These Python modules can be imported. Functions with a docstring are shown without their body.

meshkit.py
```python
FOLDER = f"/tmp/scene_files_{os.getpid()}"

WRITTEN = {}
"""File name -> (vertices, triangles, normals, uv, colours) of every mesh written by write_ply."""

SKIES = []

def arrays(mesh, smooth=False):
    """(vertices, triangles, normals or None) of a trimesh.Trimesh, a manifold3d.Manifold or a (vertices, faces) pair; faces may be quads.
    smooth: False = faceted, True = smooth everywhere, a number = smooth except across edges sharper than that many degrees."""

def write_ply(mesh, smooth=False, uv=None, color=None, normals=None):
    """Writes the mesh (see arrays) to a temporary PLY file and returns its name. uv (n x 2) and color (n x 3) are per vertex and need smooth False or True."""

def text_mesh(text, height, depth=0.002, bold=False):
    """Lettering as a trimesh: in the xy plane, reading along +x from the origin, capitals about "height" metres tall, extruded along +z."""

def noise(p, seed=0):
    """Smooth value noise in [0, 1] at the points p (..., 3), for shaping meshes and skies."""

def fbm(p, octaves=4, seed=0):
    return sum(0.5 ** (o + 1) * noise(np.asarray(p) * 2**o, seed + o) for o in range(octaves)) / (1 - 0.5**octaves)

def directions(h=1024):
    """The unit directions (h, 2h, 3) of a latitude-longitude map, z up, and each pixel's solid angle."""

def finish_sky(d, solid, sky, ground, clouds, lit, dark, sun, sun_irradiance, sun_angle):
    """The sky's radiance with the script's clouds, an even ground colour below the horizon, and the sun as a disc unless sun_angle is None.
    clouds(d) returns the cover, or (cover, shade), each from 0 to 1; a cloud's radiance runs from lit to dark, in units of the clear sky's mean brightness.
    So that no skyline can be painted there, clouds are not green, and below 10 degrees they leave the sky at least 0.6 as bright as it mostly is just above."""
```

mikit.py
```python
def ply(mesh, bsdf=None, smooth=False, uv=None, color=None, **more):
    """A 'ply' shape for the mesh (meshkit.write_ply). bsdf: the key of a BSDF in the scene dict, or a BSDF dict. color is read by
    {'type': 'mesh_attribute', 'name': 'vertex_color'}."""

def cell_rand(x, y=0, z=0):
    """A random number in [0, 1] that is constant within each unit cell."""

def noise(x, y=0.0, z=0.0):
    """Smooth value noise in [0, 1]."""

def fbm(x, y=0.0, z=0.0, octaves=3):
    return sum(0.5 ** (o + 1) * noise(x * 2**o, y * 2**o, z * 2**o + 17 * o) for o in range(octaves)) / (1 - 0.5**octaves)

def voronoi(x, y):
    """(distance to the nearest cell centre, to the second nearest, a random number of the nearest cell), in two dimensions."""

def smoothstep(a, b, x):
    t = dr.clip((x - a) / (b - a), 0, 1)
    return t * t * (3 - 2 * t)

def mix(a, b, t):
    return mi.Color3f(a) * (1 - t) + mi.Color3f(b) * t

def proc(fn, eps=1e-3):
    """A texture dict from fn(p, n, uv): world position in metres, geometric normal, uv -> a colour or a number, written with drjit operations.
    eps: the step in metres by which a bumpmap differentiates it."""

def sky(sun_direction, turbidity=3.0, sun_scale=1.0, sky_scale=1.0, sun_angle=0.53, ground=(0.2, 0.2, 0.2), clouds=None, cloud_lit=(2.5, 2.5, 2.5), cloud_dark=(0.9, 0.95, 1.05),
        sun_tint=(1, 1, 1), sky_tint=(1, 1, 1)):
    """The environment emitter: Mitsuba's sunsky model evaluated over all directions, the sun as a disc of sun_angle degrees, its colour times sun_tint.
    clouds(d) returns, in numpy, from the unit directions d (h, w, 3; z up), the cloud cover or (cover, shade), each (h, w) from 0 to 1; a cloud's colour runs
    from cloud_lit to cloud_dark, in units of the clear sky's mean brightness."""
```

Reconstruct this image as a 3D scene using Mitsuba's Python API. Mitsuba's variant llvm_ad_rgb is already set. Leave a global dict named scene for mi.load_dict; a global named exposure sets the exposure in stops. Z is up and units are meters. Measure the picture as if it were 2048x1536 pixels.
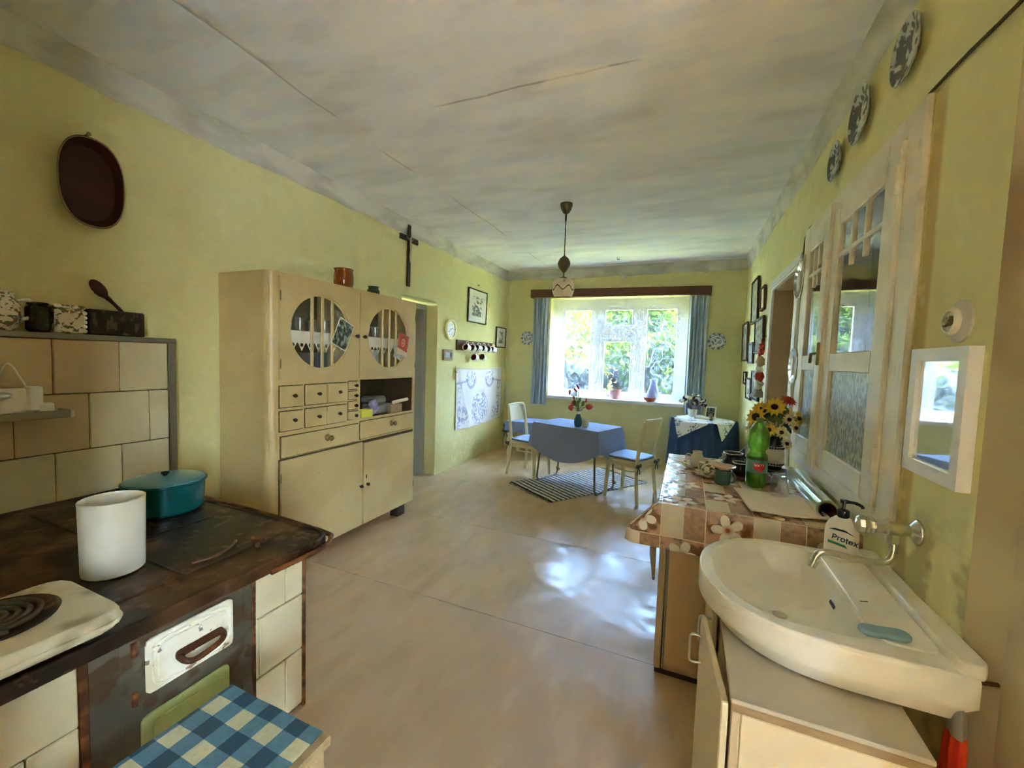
import math, random
import numpy as np, trimesh, drjit as dr, mitsuba as mi, mikit, meshkit
import manifold3d as m3
from shapely.geometry import Polygon, Point, LineString, box as sbox
from shapely import affinity
from shapely.ops import unary_union
from mikit import noise, fbm, smoothstep, mix, voronoi, cell_rand, proc

scene, labels = {}, {}
T = mi.ScalarTransform4f
# ---------------------------------------------------------------- camera, sky, exposure
CAM_H, F_PX = 1.5, 825.0
YAW, PITCH, ROLL = map(math.radians, (-23.008, -3.4767, -1.9027))
_f = np.array([math.sin(YAW)*math.cos(PITCH), math.cos(YAW)*math.cos(PITCH), math.sin(PITCH)])
_r = np.array([math.cos(YAW), -math.sin(YAW), 0.0]); _d = np.cross(_f, _r)
_down = -math.sin(ROLL)*_r + math.cos(ROLL)*_d
scene['camera'] = {'type': 'perspective', 'fov': math.degrees(2*math.atan(1024/F_PX)), 'fov_axis': 'x', 'near_clip': 0.02, 'far_clip': 500.0,
                   'to_world': T().look_at(origin=[0, 0, CAM_H], target=[float(_f[0]), float(_f[1]), CAM_H+float(_f[2])], up=[float(-x) for x in _down])}
SUN = (0.62, -0.10, 0.78)
scene['sky'] = mikit.sky(SUN, turbidity=4.0, sun_scale=0.5, sky_scale=1.0, ground=(0.18, 0.2, 0.12), sky_tint=(0.95, 0.98, 1.0), sun_tint=(0.88, 1.0, 1.15))
exposure = 8.85

XL, XR, YB, ZC, YN = -2.88, 0.68, 6.45, 2.955, -0.30
PI = math.pi
rng = np.random.default_rng(7)

# ---------------------------------------------------------------- colours and materials
def lin(c):
    if isinstance(c, str): c = [int(c[i:i+2], 16) for i in (1, 3, 5)]
    c = np.array(c, float)/255
    return [float(x) for x in np.where(c <= .04045, c/12.92, ((c+.055)/1.055)**2.4)]
def C(c): return mi.Color3f(*lin(c))
def tex(v):
    if callable(v): return proc(v)
    if isinstance(v, (int, float)): return float(v)
    return {'type': 'rgb', 'value': lin(v)}
def M(name, color, rough=.6, spec=.35, metal=0.0, bump=None, bscale=.004, beps=2e-3, **kw):
    d = {'type': 'principled', 'base_color': tex(color), 'roughness': tex(rough), 'specular': float(spec), 'metallic': float(metal), **kw}
    if bump is not None: d = {'type': 'bumpmap', 'arbitrary': proc(bump, beps), 'scale': float(bscale), 'bsdf': d}
    scene[name] = {'type': 'twosided', 'bsdf': d}
    return name
sabs = dr.abs

def f_wall(p, n, uv):
    a = fbm(p.x*1.1+p.y*.9, p.y*.7-p.x, p.z*1.2, 4)
    b = fbm(p.y*9+p.x*9, p.z*7, p.x*3, 3)
    col = mix(C('#d8d090'), C('#ded79e'), smoothstep(.25, .75, a))
    col = mix(col, C('#cdc07c'), smoothstep(.5, .8, b)*.35)
    low = smoothstep(.75, .02, p.z + .35*(fbm(p.y*3+p.x*3, p.z*3, 5.0)-.5))
    col = mix(col, C('#ab9a5c'), low*.45)
    onr = dr.select(p.x > .5, 1.0, 0.0)
    col = mix(col, C('#b4923f'), onr*smoothstep(.05, .02, sabs(p.y-1.735-.01*noise(p.z*6)))*smoothstep(2.45, 2.3, p.z)*.6)
    col = mix(col, C('#8d8258'), onr*smoothstep(.45, .65, fbm(p.y*8, p.z*8, 6.0, 4))*smoothstep(1.15, 1.0, p.z)*smoothstep(2.0, 1.9, p.y)*.55)
    sp = fbm(p.y*22+p.x*17, p.z*22, 9.0, 2)
    return mix(col, C('#eae4b4'), smoothstep(.66, .8, sp)*.25)
def b_wall(p, n, uv): return fbm(p.y*7+p.x*7, p.z*7, p.x*4, 4)
M('mat_wall', f_wall, .75, .25, bump=b_wall, bscale=.02)
def f_band(p, n, uv):
    a = fbm(p.y*4+p.x*4, p.z*9, 1.0, 4)
    return mix(C('#bbb6a4'), C('#d6d1c2'), smoothstep(.25, .7, a))
M('mat_band', f_band, .85, .2, bump=b_wall, bscale=.02)
def f_ceil(p, n, uv):
    a = fbm(p.x*1.3, p.y*4.5, 3.0, 4)
    b = fbm(p.x*.7, p.y*.7, 8.0, 3)
    col = mix(C('#d8d8da'), C('#e4e3e2'), smoothstep(.25, .75, a*.55+b*.45))
    fl = fbm(p.x*2.4+4, p.y*7, 2.0, 4)
    col = mix(col, C('#ece8de'), smoothstep(.52, .75, fl)*.5)
    col = mix(col, C('#b5b0a6'), smoothstep(.5, .2, fl)*.32)
    d1 = sabs(p.x+2.08+.10*(fbm(p.y*1.7, 0.5, 0.1, 3)-.5))
    col = mix(col, C('#75694f'), smoothstep(.012, .002, d1)*smoothstep(.3, .55, noise(p.y*2.3))*.4)
    d2 = sabs(p.y-2.12+.10*(fbm(p.x*2.2, 3.5, 0.1, 3)-.5)-.03*(p.x+.9))
    col = mix(col, C('#6f634b'), smoothstep(.012, .002, d2)*smoothstep(-1.5, -1.3, p.x)*smoothstep(-.25, -.4, p.x)*.5)
    col = mix(col, C('#efe8da'), smoothstep(.07, .02, d2-.02)*smoothstep(-1.3, -.9, p.x)*smoothstep(-.2, -.5, p.x)*smoothstep(.5, .6, fbm(p.x*6, p.y*6, 1.0, 3))*.6)
    return col
def b_ceil(p, n, uv):
    d1 = sabs(p.x+2.08+.10*(fbm(p.y*1.7, 0.5, 0.1, 3)-.5))
    d2 = sabs(p.y-2.12+.10*(fbm(p.x*2.2, 3.5, 0.1, 3)-.5)-.03*(p.x+.9))
    return fbm(p.x*1.6, p.y*5, 4.0, 4) - .5*smoothstep(.03, .0, d1) - .4*smoothstep(.03, 0., d2)*smoothstep(-1.5, -1.3, p.x)*smoothstep(-.25, -.4, p.x)
M('mat_ceiling', f_ceil, .9, .15, bump=b_ceil, bscale=.022)
def f_floor(p, n, uv):
    a = fbm(p.x*1.4+3, p.y*1.1, 2.0, 4); b = fbm(p.x*14, p.y*5, 4.0, 3)
    col = mix(C('#bb9c74'), C('#c6a981'), smoothstep(.2, .8, a))
    col = mix(col, C('#cfb797'), smoothstep(.5, .8, b)*.3)
    col = mix(col, C('#a98d6a'), smoothstep(.45, .25, b)*.25)
    return mix(col, C('#a39a80'), smoothstep(.55, .8, fbm(p.x*.9, p.y*.8+7, 1.0, 3))*.3)
def r_floor(p, n, uv): return .22+.22*smoothstep(.3, .7, fbm(p.x*3, p.y*3, 6.0, 3))
def b_floor(p, n, uv): return fbm(p.x*2.2+fbm(p.x*3, p.y*3, 0.3, 2), p.y*3.5, 1.0, 3)
M('mat_floor', f_floor, r_floor, .55, bump=b_floor, bscale=.012)
M('mat_subfloor', '#5f4a33', .8)
def f_cream(p, n, uv):
    a = fbm(p.x*3, p.y*3, p.z*3, 4); s = fbm(p.x*40, p.y*40, p.z*40, 2)
    col = mix(C('#c3a870'), C('#cdb57c'), smoothstep(.3, .7, a))
    return mix(col, C('#9d8a5e'), smoothstep(.76, .84, s)*.4)
M('mat_cream', f_cream, .35, .45)
M('mat_gap', '#4a3d22', .8)
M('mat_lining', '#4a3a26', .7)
M('mat_darkwood', '#33231a', .5)
def f_brownwood(p, n, uv):
    g = fbm(p.x*6, p.y*60 if False else p.y*6, p.z*55, 3)
    return mix(C('#4b2f22'), C('#6d4633'), g)
M('mat_brownwood', f_brownwood, .55)
def f_whitewood(p, n, uv):
    a = fbm(p.x*5, p.y*5, p.z*5, 4); s = fbm(p.x*30, p.y*30, p.z*12, 2)
    col = mix(C('#d6cbae'), C('#e6dcc4'), smoothstep(.3, .7, a))
    return mix(col, C('#a8977a'), smoothstep(.7, .8, s)*.25)
M('mat_whitewood', f_whitewood, .4, .4)
M('mat_chairpaint', '#d9cda6', .4, .4)
M('mat_windowpaint', '#e9e6e0', .4, .4)
def f_stove(p, n, uv):
    a = fbm(p.x*7, p.y*7, p.z*7, 4); b = fbm(p.x*30, p.y*30, p.z*30, 3)
    col = mix(C('#1d1209'), C('#4a2f1a'), smoothstep(.35, .7, a))
    return mix(col, C('#7b4f28'), smoothstep(.6, .72, b)*.2)
M('mat_stovetop', f_stove, .42, .5, bump=lambda p, n, uv: fbm(p.x*25, p.y*25, p.z*25, 3), bscale=.003)
def f_iron(p, n, uv):
    a = fbm(p.x*5, p.y*6, p.z*6, 4); b = fbm(p.x*14, p.y*18, p.z*18, 3)
    col = mix(C('#4f4a3c'), C('#6a6250'), smoothstep(.3, .7, a))
    return mix(col, C('#4d3119'), smoothstep(.5, .66, b)*.7)
M('mat_iron', f_iron, .5, .4)
def f_rail(p, n, uv): return mix(C('#4a2b17'), C('#7c4a24'), smoothstep(.4, .65, fbm(p.x*20, p.y*20, p.z*20, 3)))
M('mat_rust', f_rail, .5, .4)
def f_tile(p, n, uv):
    a = fbm(p.x*3, p.y*4, p.z*4, 3)
    return mix(C('#cfc196'), C('#ddd0a8'), smoothstep(.3, .7, a))
M('mat_tile', f_tile, .18, .5)
M('mat_tile_warm', lambda p, n, uv: mix(C('#c8ae82'), C('#d5bd92'), smoothstep(.3, .7, fbm(p.x*3, p.y*3, p.z*3, 3))), .22, .5)
M('mat_grout', '#6b5638', .9)
def f_enamel(p, n, uv):
    s = fbm(p.x*35, p.y*35, p.z*35, 3); e = fbm(p.x*9, p.y*9, p.z*9, 3)
    col = mix(C('#efe8cf'), C('#dfd2ac'), smoothstep(.45, .7, e))
    return mix(col, C('#6d4a2a'), smoothstep(.66, .72, s)*.8)
M('mat_enamel', f_enamel, .2, .5)
M('mat_green_enamel', lambda p, n, uv: mix(C('#c3d08c'), C('#a7b56c'), fbm(p.x*9, p.y*9, p.z*9, 3)), .25, .5)
M('mat_alu', '#9a9482', .35, .5, .8)
M('mat_chrome', '#d8d4c8', .12, .5, 1.0)
M('mat_tableleg', '#77705f', .35, .5, .7)
M('mat_chrome_dull', '#b9b29c', .28, .5, 1.0)
M('mat_steel', '#a49b84', .3, .5, 1.0)
M('mat_black', '#15120f', .35, .5)
M('mat_blackgap', '#0d0a07', .9)
M('mat_white', '#ece7da', .4, .4)
M('mat_porcelain', '#efeadb', .12, .5)
M('mat_sink', lambda p, n, uv: mix(C('#d9d3bd'), C('#e6e1cf'), smoothstep(.3, .7, fbm(p.x*6, p.y*6, p.z*6, 3))), .14, .5)
M('mat_teal', '#0d4a4a', .15, .5)
M('mat_teal_lid', '#4d8286', .15, .5)
M('mat_canister', '#e9e4cf', .16, .5)
M('mat_hotplate', lambda p, n, uv: mix(C('#d8cfae'), C('#a79a72'), smoothstep(.45, .75, fbm(p.x*12, p.y*12, p.z*12, 3))), .3, .4)
M('mat_pot_brown', lambda p, n, uv: mix(C('#8a4a1c'), C('#6a3312'), fbm(p.x*15, p.y*15, p.z*15, 3)), .15, .5)
M('mat_pot_green', '#1f3226', .15, .5)
M('mat_wicker', lambda p, n, uv: mix(C('#34180c'), C('#43200f'), fbm(p.x*9, p.y*9, p.z*20, 3)), .5, .3)
M('mat_wickerrim', '#927a52', .5)
def f_floral(p, n, uv):
    a = fbm(p.x*70, p.y*70, p.z*70, 3); b = fbm(p.x*60+9, p.y*60, p.z*60, 3)
    col = mix(C('#e4dac0'), C('#8a5a38'), smoothstep(.56, .64, a))
    return mix(col, C('#5d6b45'), smoothstep(.60, .66, b))
M('mat_floral', f_floral, .15, .5)
M('mat_darktin', lambda p, n, uv: mix(C('#231911'), C('#4a3a22'), smoothstep(.55, .7, fbm(p.x*60, p.y*60, p.z*25, 3))), .25, .5)
M('mat_oldwood', lambda p, n, uv: mix(C('#9d8158'), C('#c2a87a'), fbm(p.x*12, p.y*50, p.z*20, 3)), .6)
def f_gingham(p, n, uv):
    k = 18.5
    x = p.x*k; y = p.y*k
    sx = dr.select(x-2*dr.floor(x/2) < 1, 1.0, 0.0); sy = dr.select(y-2*dr.floor(y/2) < 1, 1.0, 0.0)
    w = .9+.2*fbm(p.x*90, p.y*90, 0.0, 2)
    col = dr.select(sx+sy > 1.5, C('#385464'), dr.select(sx+sy > .5, C('#5f8794'), C('#d2cda4')))
    return col*w
M('mat_gingham', f_gingham, .5, .35)
def f_bluecloth(p, n, uv):
    return mix(C('#7987ab'), C('#919fc4'), fbm(p.x*120, p.y*120, p.z*120, 2))
M('mat_bluecloth', f_bluecloth, .75, .2)
M('mat_cushion', '#9db4de', .7, .2)
M('mat_navycloth', lambda p, n, uv: mix(C('#2e4058'), C('#3a5070'), fbm(p.x*40, p.y*40, p.z*4, 2)), .6, .3)
M('mat_hem', '#e6e3d6', .7)
M('mat_ribbon', '#474b4c', .7)
M('mat_curtain', lambda p, n, uv: mix(C('#a6b2be'), C('#c8d0d7'), smoothstep(.35, .65, fbm(p.x*45, p.y*10, p.z*1.5, 2))), .8, .15)
M('mat_terracotta', '#c8683f', .7)
M('mat_glassvase', '#97a0cf', .2, .5)
M('mat_plantdark', '#33463a', .6)
M('mat_leaf', '#5d7338', .6)
M('mat_red', '#b03526', .5)
M('mat_redtowel', lambda p, n, uv: mix(C('#b3230e'), C('#d2481c'), smoothstep(.3, .7, fbm(p.x*60, p.y*60, p.z*3, 2))), .7)
M('mat_coral', '#c4523f', .6)
M('mat_yellowpetal', '#d9b23a', .6)
M('mat_palepetal', '#e2d3a0', .6)
M('mat_flowereye', '#2c1a10', .7)
M('mat_dryflower', '#b59a8a', .8)
M('mat_navyglaze', '#141826', .12, .5)
M('mat_bluevase', '#27506e', .15, .5)
M('mat_stone', '#cfc6ae', .4)
M('mat_greenmug', '#41604e', .2, .5)
M('mat_pinkplate', '#d6b59d', .2, .5)
M('mat_beige', lambda p, n, uv: mix(mix(C('#b9a67f'), C('#c9b993'), smoothstep(.3, .7, fbm(p.x*3, p.y*3, p.z*3, 4))), C('#8d6f48'), smoothstep(.52, .72, fbm(p.y*4, p.z*1.6, 3.0, 4))*.7), .6, .3, bump=b_wall, bscale=.015)
M('mat_boxtan', lambda p, n, uv: mix(mix(C('#c6a474'), C('#d0b081'), fbm(p.x*4, p.y*4, p.z*4, 3)), C('#6a4a2c'), smoothstep(.10, .0, p.z+.05*fbm(p.x*20, p.z*20, 1.0, 3))*.9), .5)
M('mat_cabinetface', lambda p, n, uv: mix(C('#dccba2'), C('#d2be92'), fbm(p.x*4, p.y*4, p.z*4, 3)), .4)
M('mat_cabinettop', '#b9ae92', .45)
M('mat_edgewood', lambda p, n, uv: mix(C('#a68b5f'), C('#8a6f48'), fbm(p.x*30, p.y*30, p.z*60, 3)), .6)
def f_oil(p, n, uv):
    side = sabs(n.z) < .5
    u = dr.select(side & (sabs(n.x) > .6), p.y, p.x) + .078; v = dr.select(side, p.z-.845, p.y-2.05) + 6.0*.15
    ci = dr.floor(u/.19); cj = dr.floor(v/.15); fu = u/.19-ci; fv = v/.15-cj
    par = ci+cj; odd = (par-2*dr.floor(par/2)) > .5
    r = cell_rand(ci, cj, 3.0)
    brown = mix(C('#8d6d50'), C('#c09a78'), fbm(u*60, v*60, 2.0, 3)); cream = mix(C('#d2c2a2'), C('#ded0b4'), fbm(u*20, v*20, 1.0, 3))
    half = dr.select(fu < .52, cream, brown)
    x = (fu-.5-.16*(r-.5))*.19; y = (fv-.5)*.15; rad = dr.sqrt(x*x+y*y); ang = dr.atan2(y, x)+r*6
    lim = .022+.046*dr.power(sabs(dr.cos(ang*2.5)), .8)+.010*(fbm(u*40, v*40, 7.0, 2)-.5)
    petal = mix(C('#c79a7c'), C('#efe4cf'), smoothstep(.006, .03, rad))
    bg = mix(C('#7c5238'), C('#c29a78'), smoothstep(.3, .7, fbm(u*28, v*28, 4.0, 3)))
    fl = dr.select(rad < lim, petal, bg); fl = dr.select(rad < .009, C('#b04a2c'), fl)
    base = dr.select(odd, half, fl)
    edge = dr.minimum(dr.minimum(fu, 1-fu)*.19, dr.minimum(fv, 1-fv)*.15)
    return dr.select(edge < .0022, C('#e0d4b8'), base)
M('mat_oilcloth', f_oil, .16, .6, bump=lambda p, n, uv: fbm(p.x*9+p.z*3, p.y*9, p.z*9, 4), bscale=.012)
def f_embroid(p, n, uv):
    y = p.y-5.54; z = p.z
    col = mix(C('#dad6d2'), C('#e9e6e2'), fbm(p.y*8, p.z*3, 0.0, 3))
    t = fbm(p.y*42, p.z*42, 2.0, 2)
    basket = smoothstep(.30, .22, dr.sqrt(dr.square(y/1.0)+dr.square((z-.76)/1.0)))*smoothstep(.52, .58, t)
    cx = sabs(y)-.30
    rr = dr.sqrt(dr.square(cx)+dr.square(z-1.20))
    ring = smoothstep(.03, .015, sabs(rr-.13))*dr.select(z < 1.2, 1.0, 0.0)
    tops = smoothstep(.19, .12, dr.sqrt(dr.square(cx)+dr.square((z-1.22)*1.6)))*smoothstep(.55, .6, t)
    sw = smoothstep(.02, .008, sabs(z-1.17+.12*sabs(y)-.05))*smoothstep(.3, .45, sabs(y))
    side = smoothstep(.06, .03, sabs(sabs(y)-.63))*smoothstep(.5, .56, t)*smoothstep(1.22, 1.1, z)
    corner = smoothstep(.16, .1, dr.sqrt(dr.square(sabs(y)-.52)+dr.square(z-.68)))*smoothstep(.53, .58, t)
    k = dr.minimum(basket*.8+ring*.7+tops*.7+side*.6+corner*.7+sw*.6, 1)
    return mix(col, C('#65709a'), k*.8)
M('mat_embroidery', f_embroid, .85, .1)
def f_topper(p, n, uv):
    k = 5.2
    ci = dr.floor(p.x*k); cj = dr.floor((p.y+p.z)*k); x = p.x*k-ci-.5; y = (p.y+p.z)*k-cj-.5
    r = dr.sqrt(x*x+y*y); a = dr.atan2(y, x)
    fl = smoothstep(.30, .24, r-.08*dr.cos(a*6))*smoothstep(.45, .55, fbm(p.x*50, p.y*50, p.z*50, 2))
    return mix(C('#e8e4d6'), C('#4a557c'), fl*.85)
M('mat_topper', f_topper, .8, .15)
def f_rug(p, n, uv):
    u = (p.x*.83-p.y*.56)
    v = (p.x*.56+p.y*.83)
    s = v*15.5+.25*(fbm(p.x*6, p.y*6, 0.0, 2)-.5)
    s = s-dr.floor(s)
    col = mix(C('#b3aba3'), C('#d2cbc2'), fbm(u*30, v*30, 0.0, 2))
    return dr.select(s < .30, C('#2c2620'), col)
M('mat_rug', f_rug, .9, .1, bump=lambda p, n, uv: dr.sin(p.x*260+p.y*380), bscale=.001)
def f_plate(p, n, uv):
    x = uv.x; y = uv.y; r = dr.sqrt(x*x+y*y); a = dr.atan2(y, x)
    t = fbm(x*7+3, y*7, 1.0, 3)
    rim = smoothstep(.66, .7, r)*smoothstep(.45, .55, t+.12*dr.cos(a*10))
    mid = smoothstep(.58, .5, r)*smoothstep(.46, .54, t)
    return mix(C('#d6d6cf'), C('#3f4a58'), dr.minimum(rim+mid, 1)*.85)
M('mat_plate', f_plate, .18, .5)
M('mat_plategrey', lambda p, n, uv: mix(C('#b9bcb0'), C('#2f3433'), smoothstep(.42, .58, fbm(uv.x*5+p.y*3, uv.y*5, 2.0, 4))*.85*smoothstep(1.02, .93, dr.sqrt(uv.x*uv.x+uv.y*uv.y))), .25, .5)
def f_etch(p, n, uv):
    x = uv.x; y = uv.y
    inn = smoothstep(.62, .55, sabs(x))*smoothstep(.66, .58, sabs(y))
    t = fbm(x*7+p.z*5, y*7+p.y*3, 2.0, 4); hill = smoothstep(.3, -.4, y+sabs(x)*.9)
    return mix(C('#e4dfcd'), C('#59604f'), inn*smoothstep(.42, .62, t+.25*hill-.05)*.85)
M('mat_etching', f_etch, .1, .5)
def f_photo(p, n, uv):
    x = uv.x; y = uv.y
    t = fbm(x*4+p.z*9, y*4+p.y*7, 2.0, 3)
    return mix(C('#22271f'), C('#98a08c'), smoothstep(.35, .75, t))
M('mat_bwphoto', f_photo, .15, .5)
def f_portrait(p, n, uv):
    x = uv.x; y = uv.y
    face = smoothstep(.5, .38, dr.sqrt(dr.square(x*1.1)+dr.square(y-.2)))
    hair = smoothstep(.62, .52, dr.sqrt(dr.square(x)+dr.square(y-.32)))
    col = mix(C('#b4442e'), C('#8f3a22'), hair*.6)
    col = mix(col, C('#d58a66'), face)
    col = mix(col, C('#6a2a1c'), smoothstep(.09, .05, dr.sqrt(dr.square(sabs(x)-.17)+dr.square(y-.28)))+smoothstep(.05, .02, sabs(y+.02))*smoothstep(.16, .1, sabs(x)))
    return mix(col, C('#d8c09c'), smoothstep(-.5, -.6, y+.1*x))
M('mat_portrait', f_portrait, .2, .5)
M('mat_paleprint', lambda p, n, uv: mix(C('#b9bdb4'), C('#878d86'), smoothstep(.4, .6, fbm(uv.x*3+p.y*4, uv.y*3+p.z*5, 1.0, 3))*.6), .08, .5)
M('mat_paper', '#dfd7c0', .7)
M('mat_lacepaper', '#e6e0cc', .7)
M('mat_clockrim', '#e9dd9a', .35)
M('mat_brass', '#8d7a4e', .3, .5, .9)
M('mat_lamp_metal', '#5d553f', .35, .5, .5)
def f_shade(p, n, uv):
    z = p.z-2.175; a = dr.atan2(p.y-3.797, p.x+1.122)
    wave = smoothstep(.008, .004, sabs(z-.02*dr.sin(a*6)))
    fl = smoothstep(.60, .66, fbm(p.x*22, p.y*22, p.z*22, 2))*smoothstep(.03, .05, z)
    return mix(mix(C('#ddd5bd'), C('#5b4a30'), wave), C('#a79a80'), fl*.7)
M('mat_lampshade', f_shade, .2, .5)
M('mat_mirror', '#f0f0ec', .02, .5, 1.0)
M('mat_frosted', lambda p, n, uv: mix(C('#7f8a80'), C('#a9b2a4'), smoothstep(.4, .62, fbm(p.y*120, p.z*50, 2.0, 3))), .18, .6, bump=lambda p, n, uv: fbm(p.y*120, p.z*50, 2.0, 3), bscale=.003)
M('mat_paneback', '#4d524f', .6)
M('mat_scallop', '#8f8a7c', .2, .6, .6)
M('mat_doorway', '#bda684', .6)
M('mat_greydoor', '#9b9786', .55)
M('mat_soap', '#7f9da2', .4)
M('mat_tan', '#c2ab84', .6)
M('mat_yellowbox', '#d9cf4a', .5)
M('mat_lilac', '#9a8fa8', .5)
M('mat_foil', '#c8cdb4', .12, .6, .6)
M('mat_cardcore', '#4a3018', .9)
M('mat_towel', '#ded3ba', .85, .1)
M('mat_greenlabel', '#2f8a62', .4)
M('mat_labelteal', '#5f8f86', .35)
M('mat_labelred', '#c62c32', .4)
M('mat_labeltext', '#f2ded2', .4)
M('mat_navyprint', '#23304e', .4)
M('mat_cable', '#3d3114', .6)
M('mat_rubbergrey', '#8a8578', .6)
M('mat_outerwall', '#8b8878', .9)
M('mat_ground', lambda p, n, uv: mix(C('#5d6b3a'), C('#7d8a4c'), fbm(p.x, p.y, 0.0, 3)), .9)
M('mat_paving', '#a9adb2', .9)
M('mat_bark', '#5a4a38', .9)
scene['mat_glass'] = {'type': 'thindielectric', 'int_ior': 1.5}
scene['mat_thickglass'] = {'type': 'thindielectric', 'int_ior': 1.6}
scene['mat_bottlebody'] = {'type': 'blendbsdf', 'weight': .22, 'a': {'type': 'thindielectric', 'int_ior': 1.7, 'specular_transmittance': {'type': 'rgb', 'value': [.5, .8, .28]}}, 'b': {'type': 'twosided', 'bsdf': {'type': 'principled', 'base_color': {'type': 'rgb', 'value': lin('#7fae4a')}, 'roughness': .08, 'specular': .8}}}
scene['mat_solidglass'] = {'type': 'dielectric', 'int_ior': 1.5}
scene['mat_bottle'] = {'type': 'thindielectric', 'int_ior': 1.9, 'specular_transmittance': {'type': 'rgb', 'value': [.45, .78, .24]}}
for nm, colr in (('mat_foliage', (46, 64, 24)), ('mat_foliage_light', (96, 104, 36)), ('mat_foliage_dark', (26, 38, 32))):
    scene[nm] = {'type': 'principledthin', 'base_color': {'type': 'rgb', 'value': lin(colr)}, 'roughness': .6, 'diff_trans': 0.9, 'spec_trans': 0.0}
def lace_cov(p, n, uv):
    u = p.x; v = p.z
    cl = voronoi(u*11, v*11)
    ring = smoothstep(.10, .03, sabs(cl[0]-.30))
    fl = smoothstep(.16, .08, cl[0])
    vine = smoothstep(.05, .015, sabs(fbm(u*7, v*5, 4.0, 2)-.5))
    edge = smoothstep(.16, .08, dr.minimum(dr.minimum(u+2.13, -.02-u), v-.93))
    return dr.minimum(.09+.22*ring+.35*fl+.38*vine+.3*edge, .9)
scene['mat_lace'] = {'type': 'mask', 'opacity': proc(lace_cov), 'bsdf': {'type': 'principledthin', 'base_color': {'type': 'rgb', 'value': lin('#c4c3d2')}, 'roughness': .8, 'diff_trans': 0.8, 'spec_trans': 0.0}}

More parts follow.
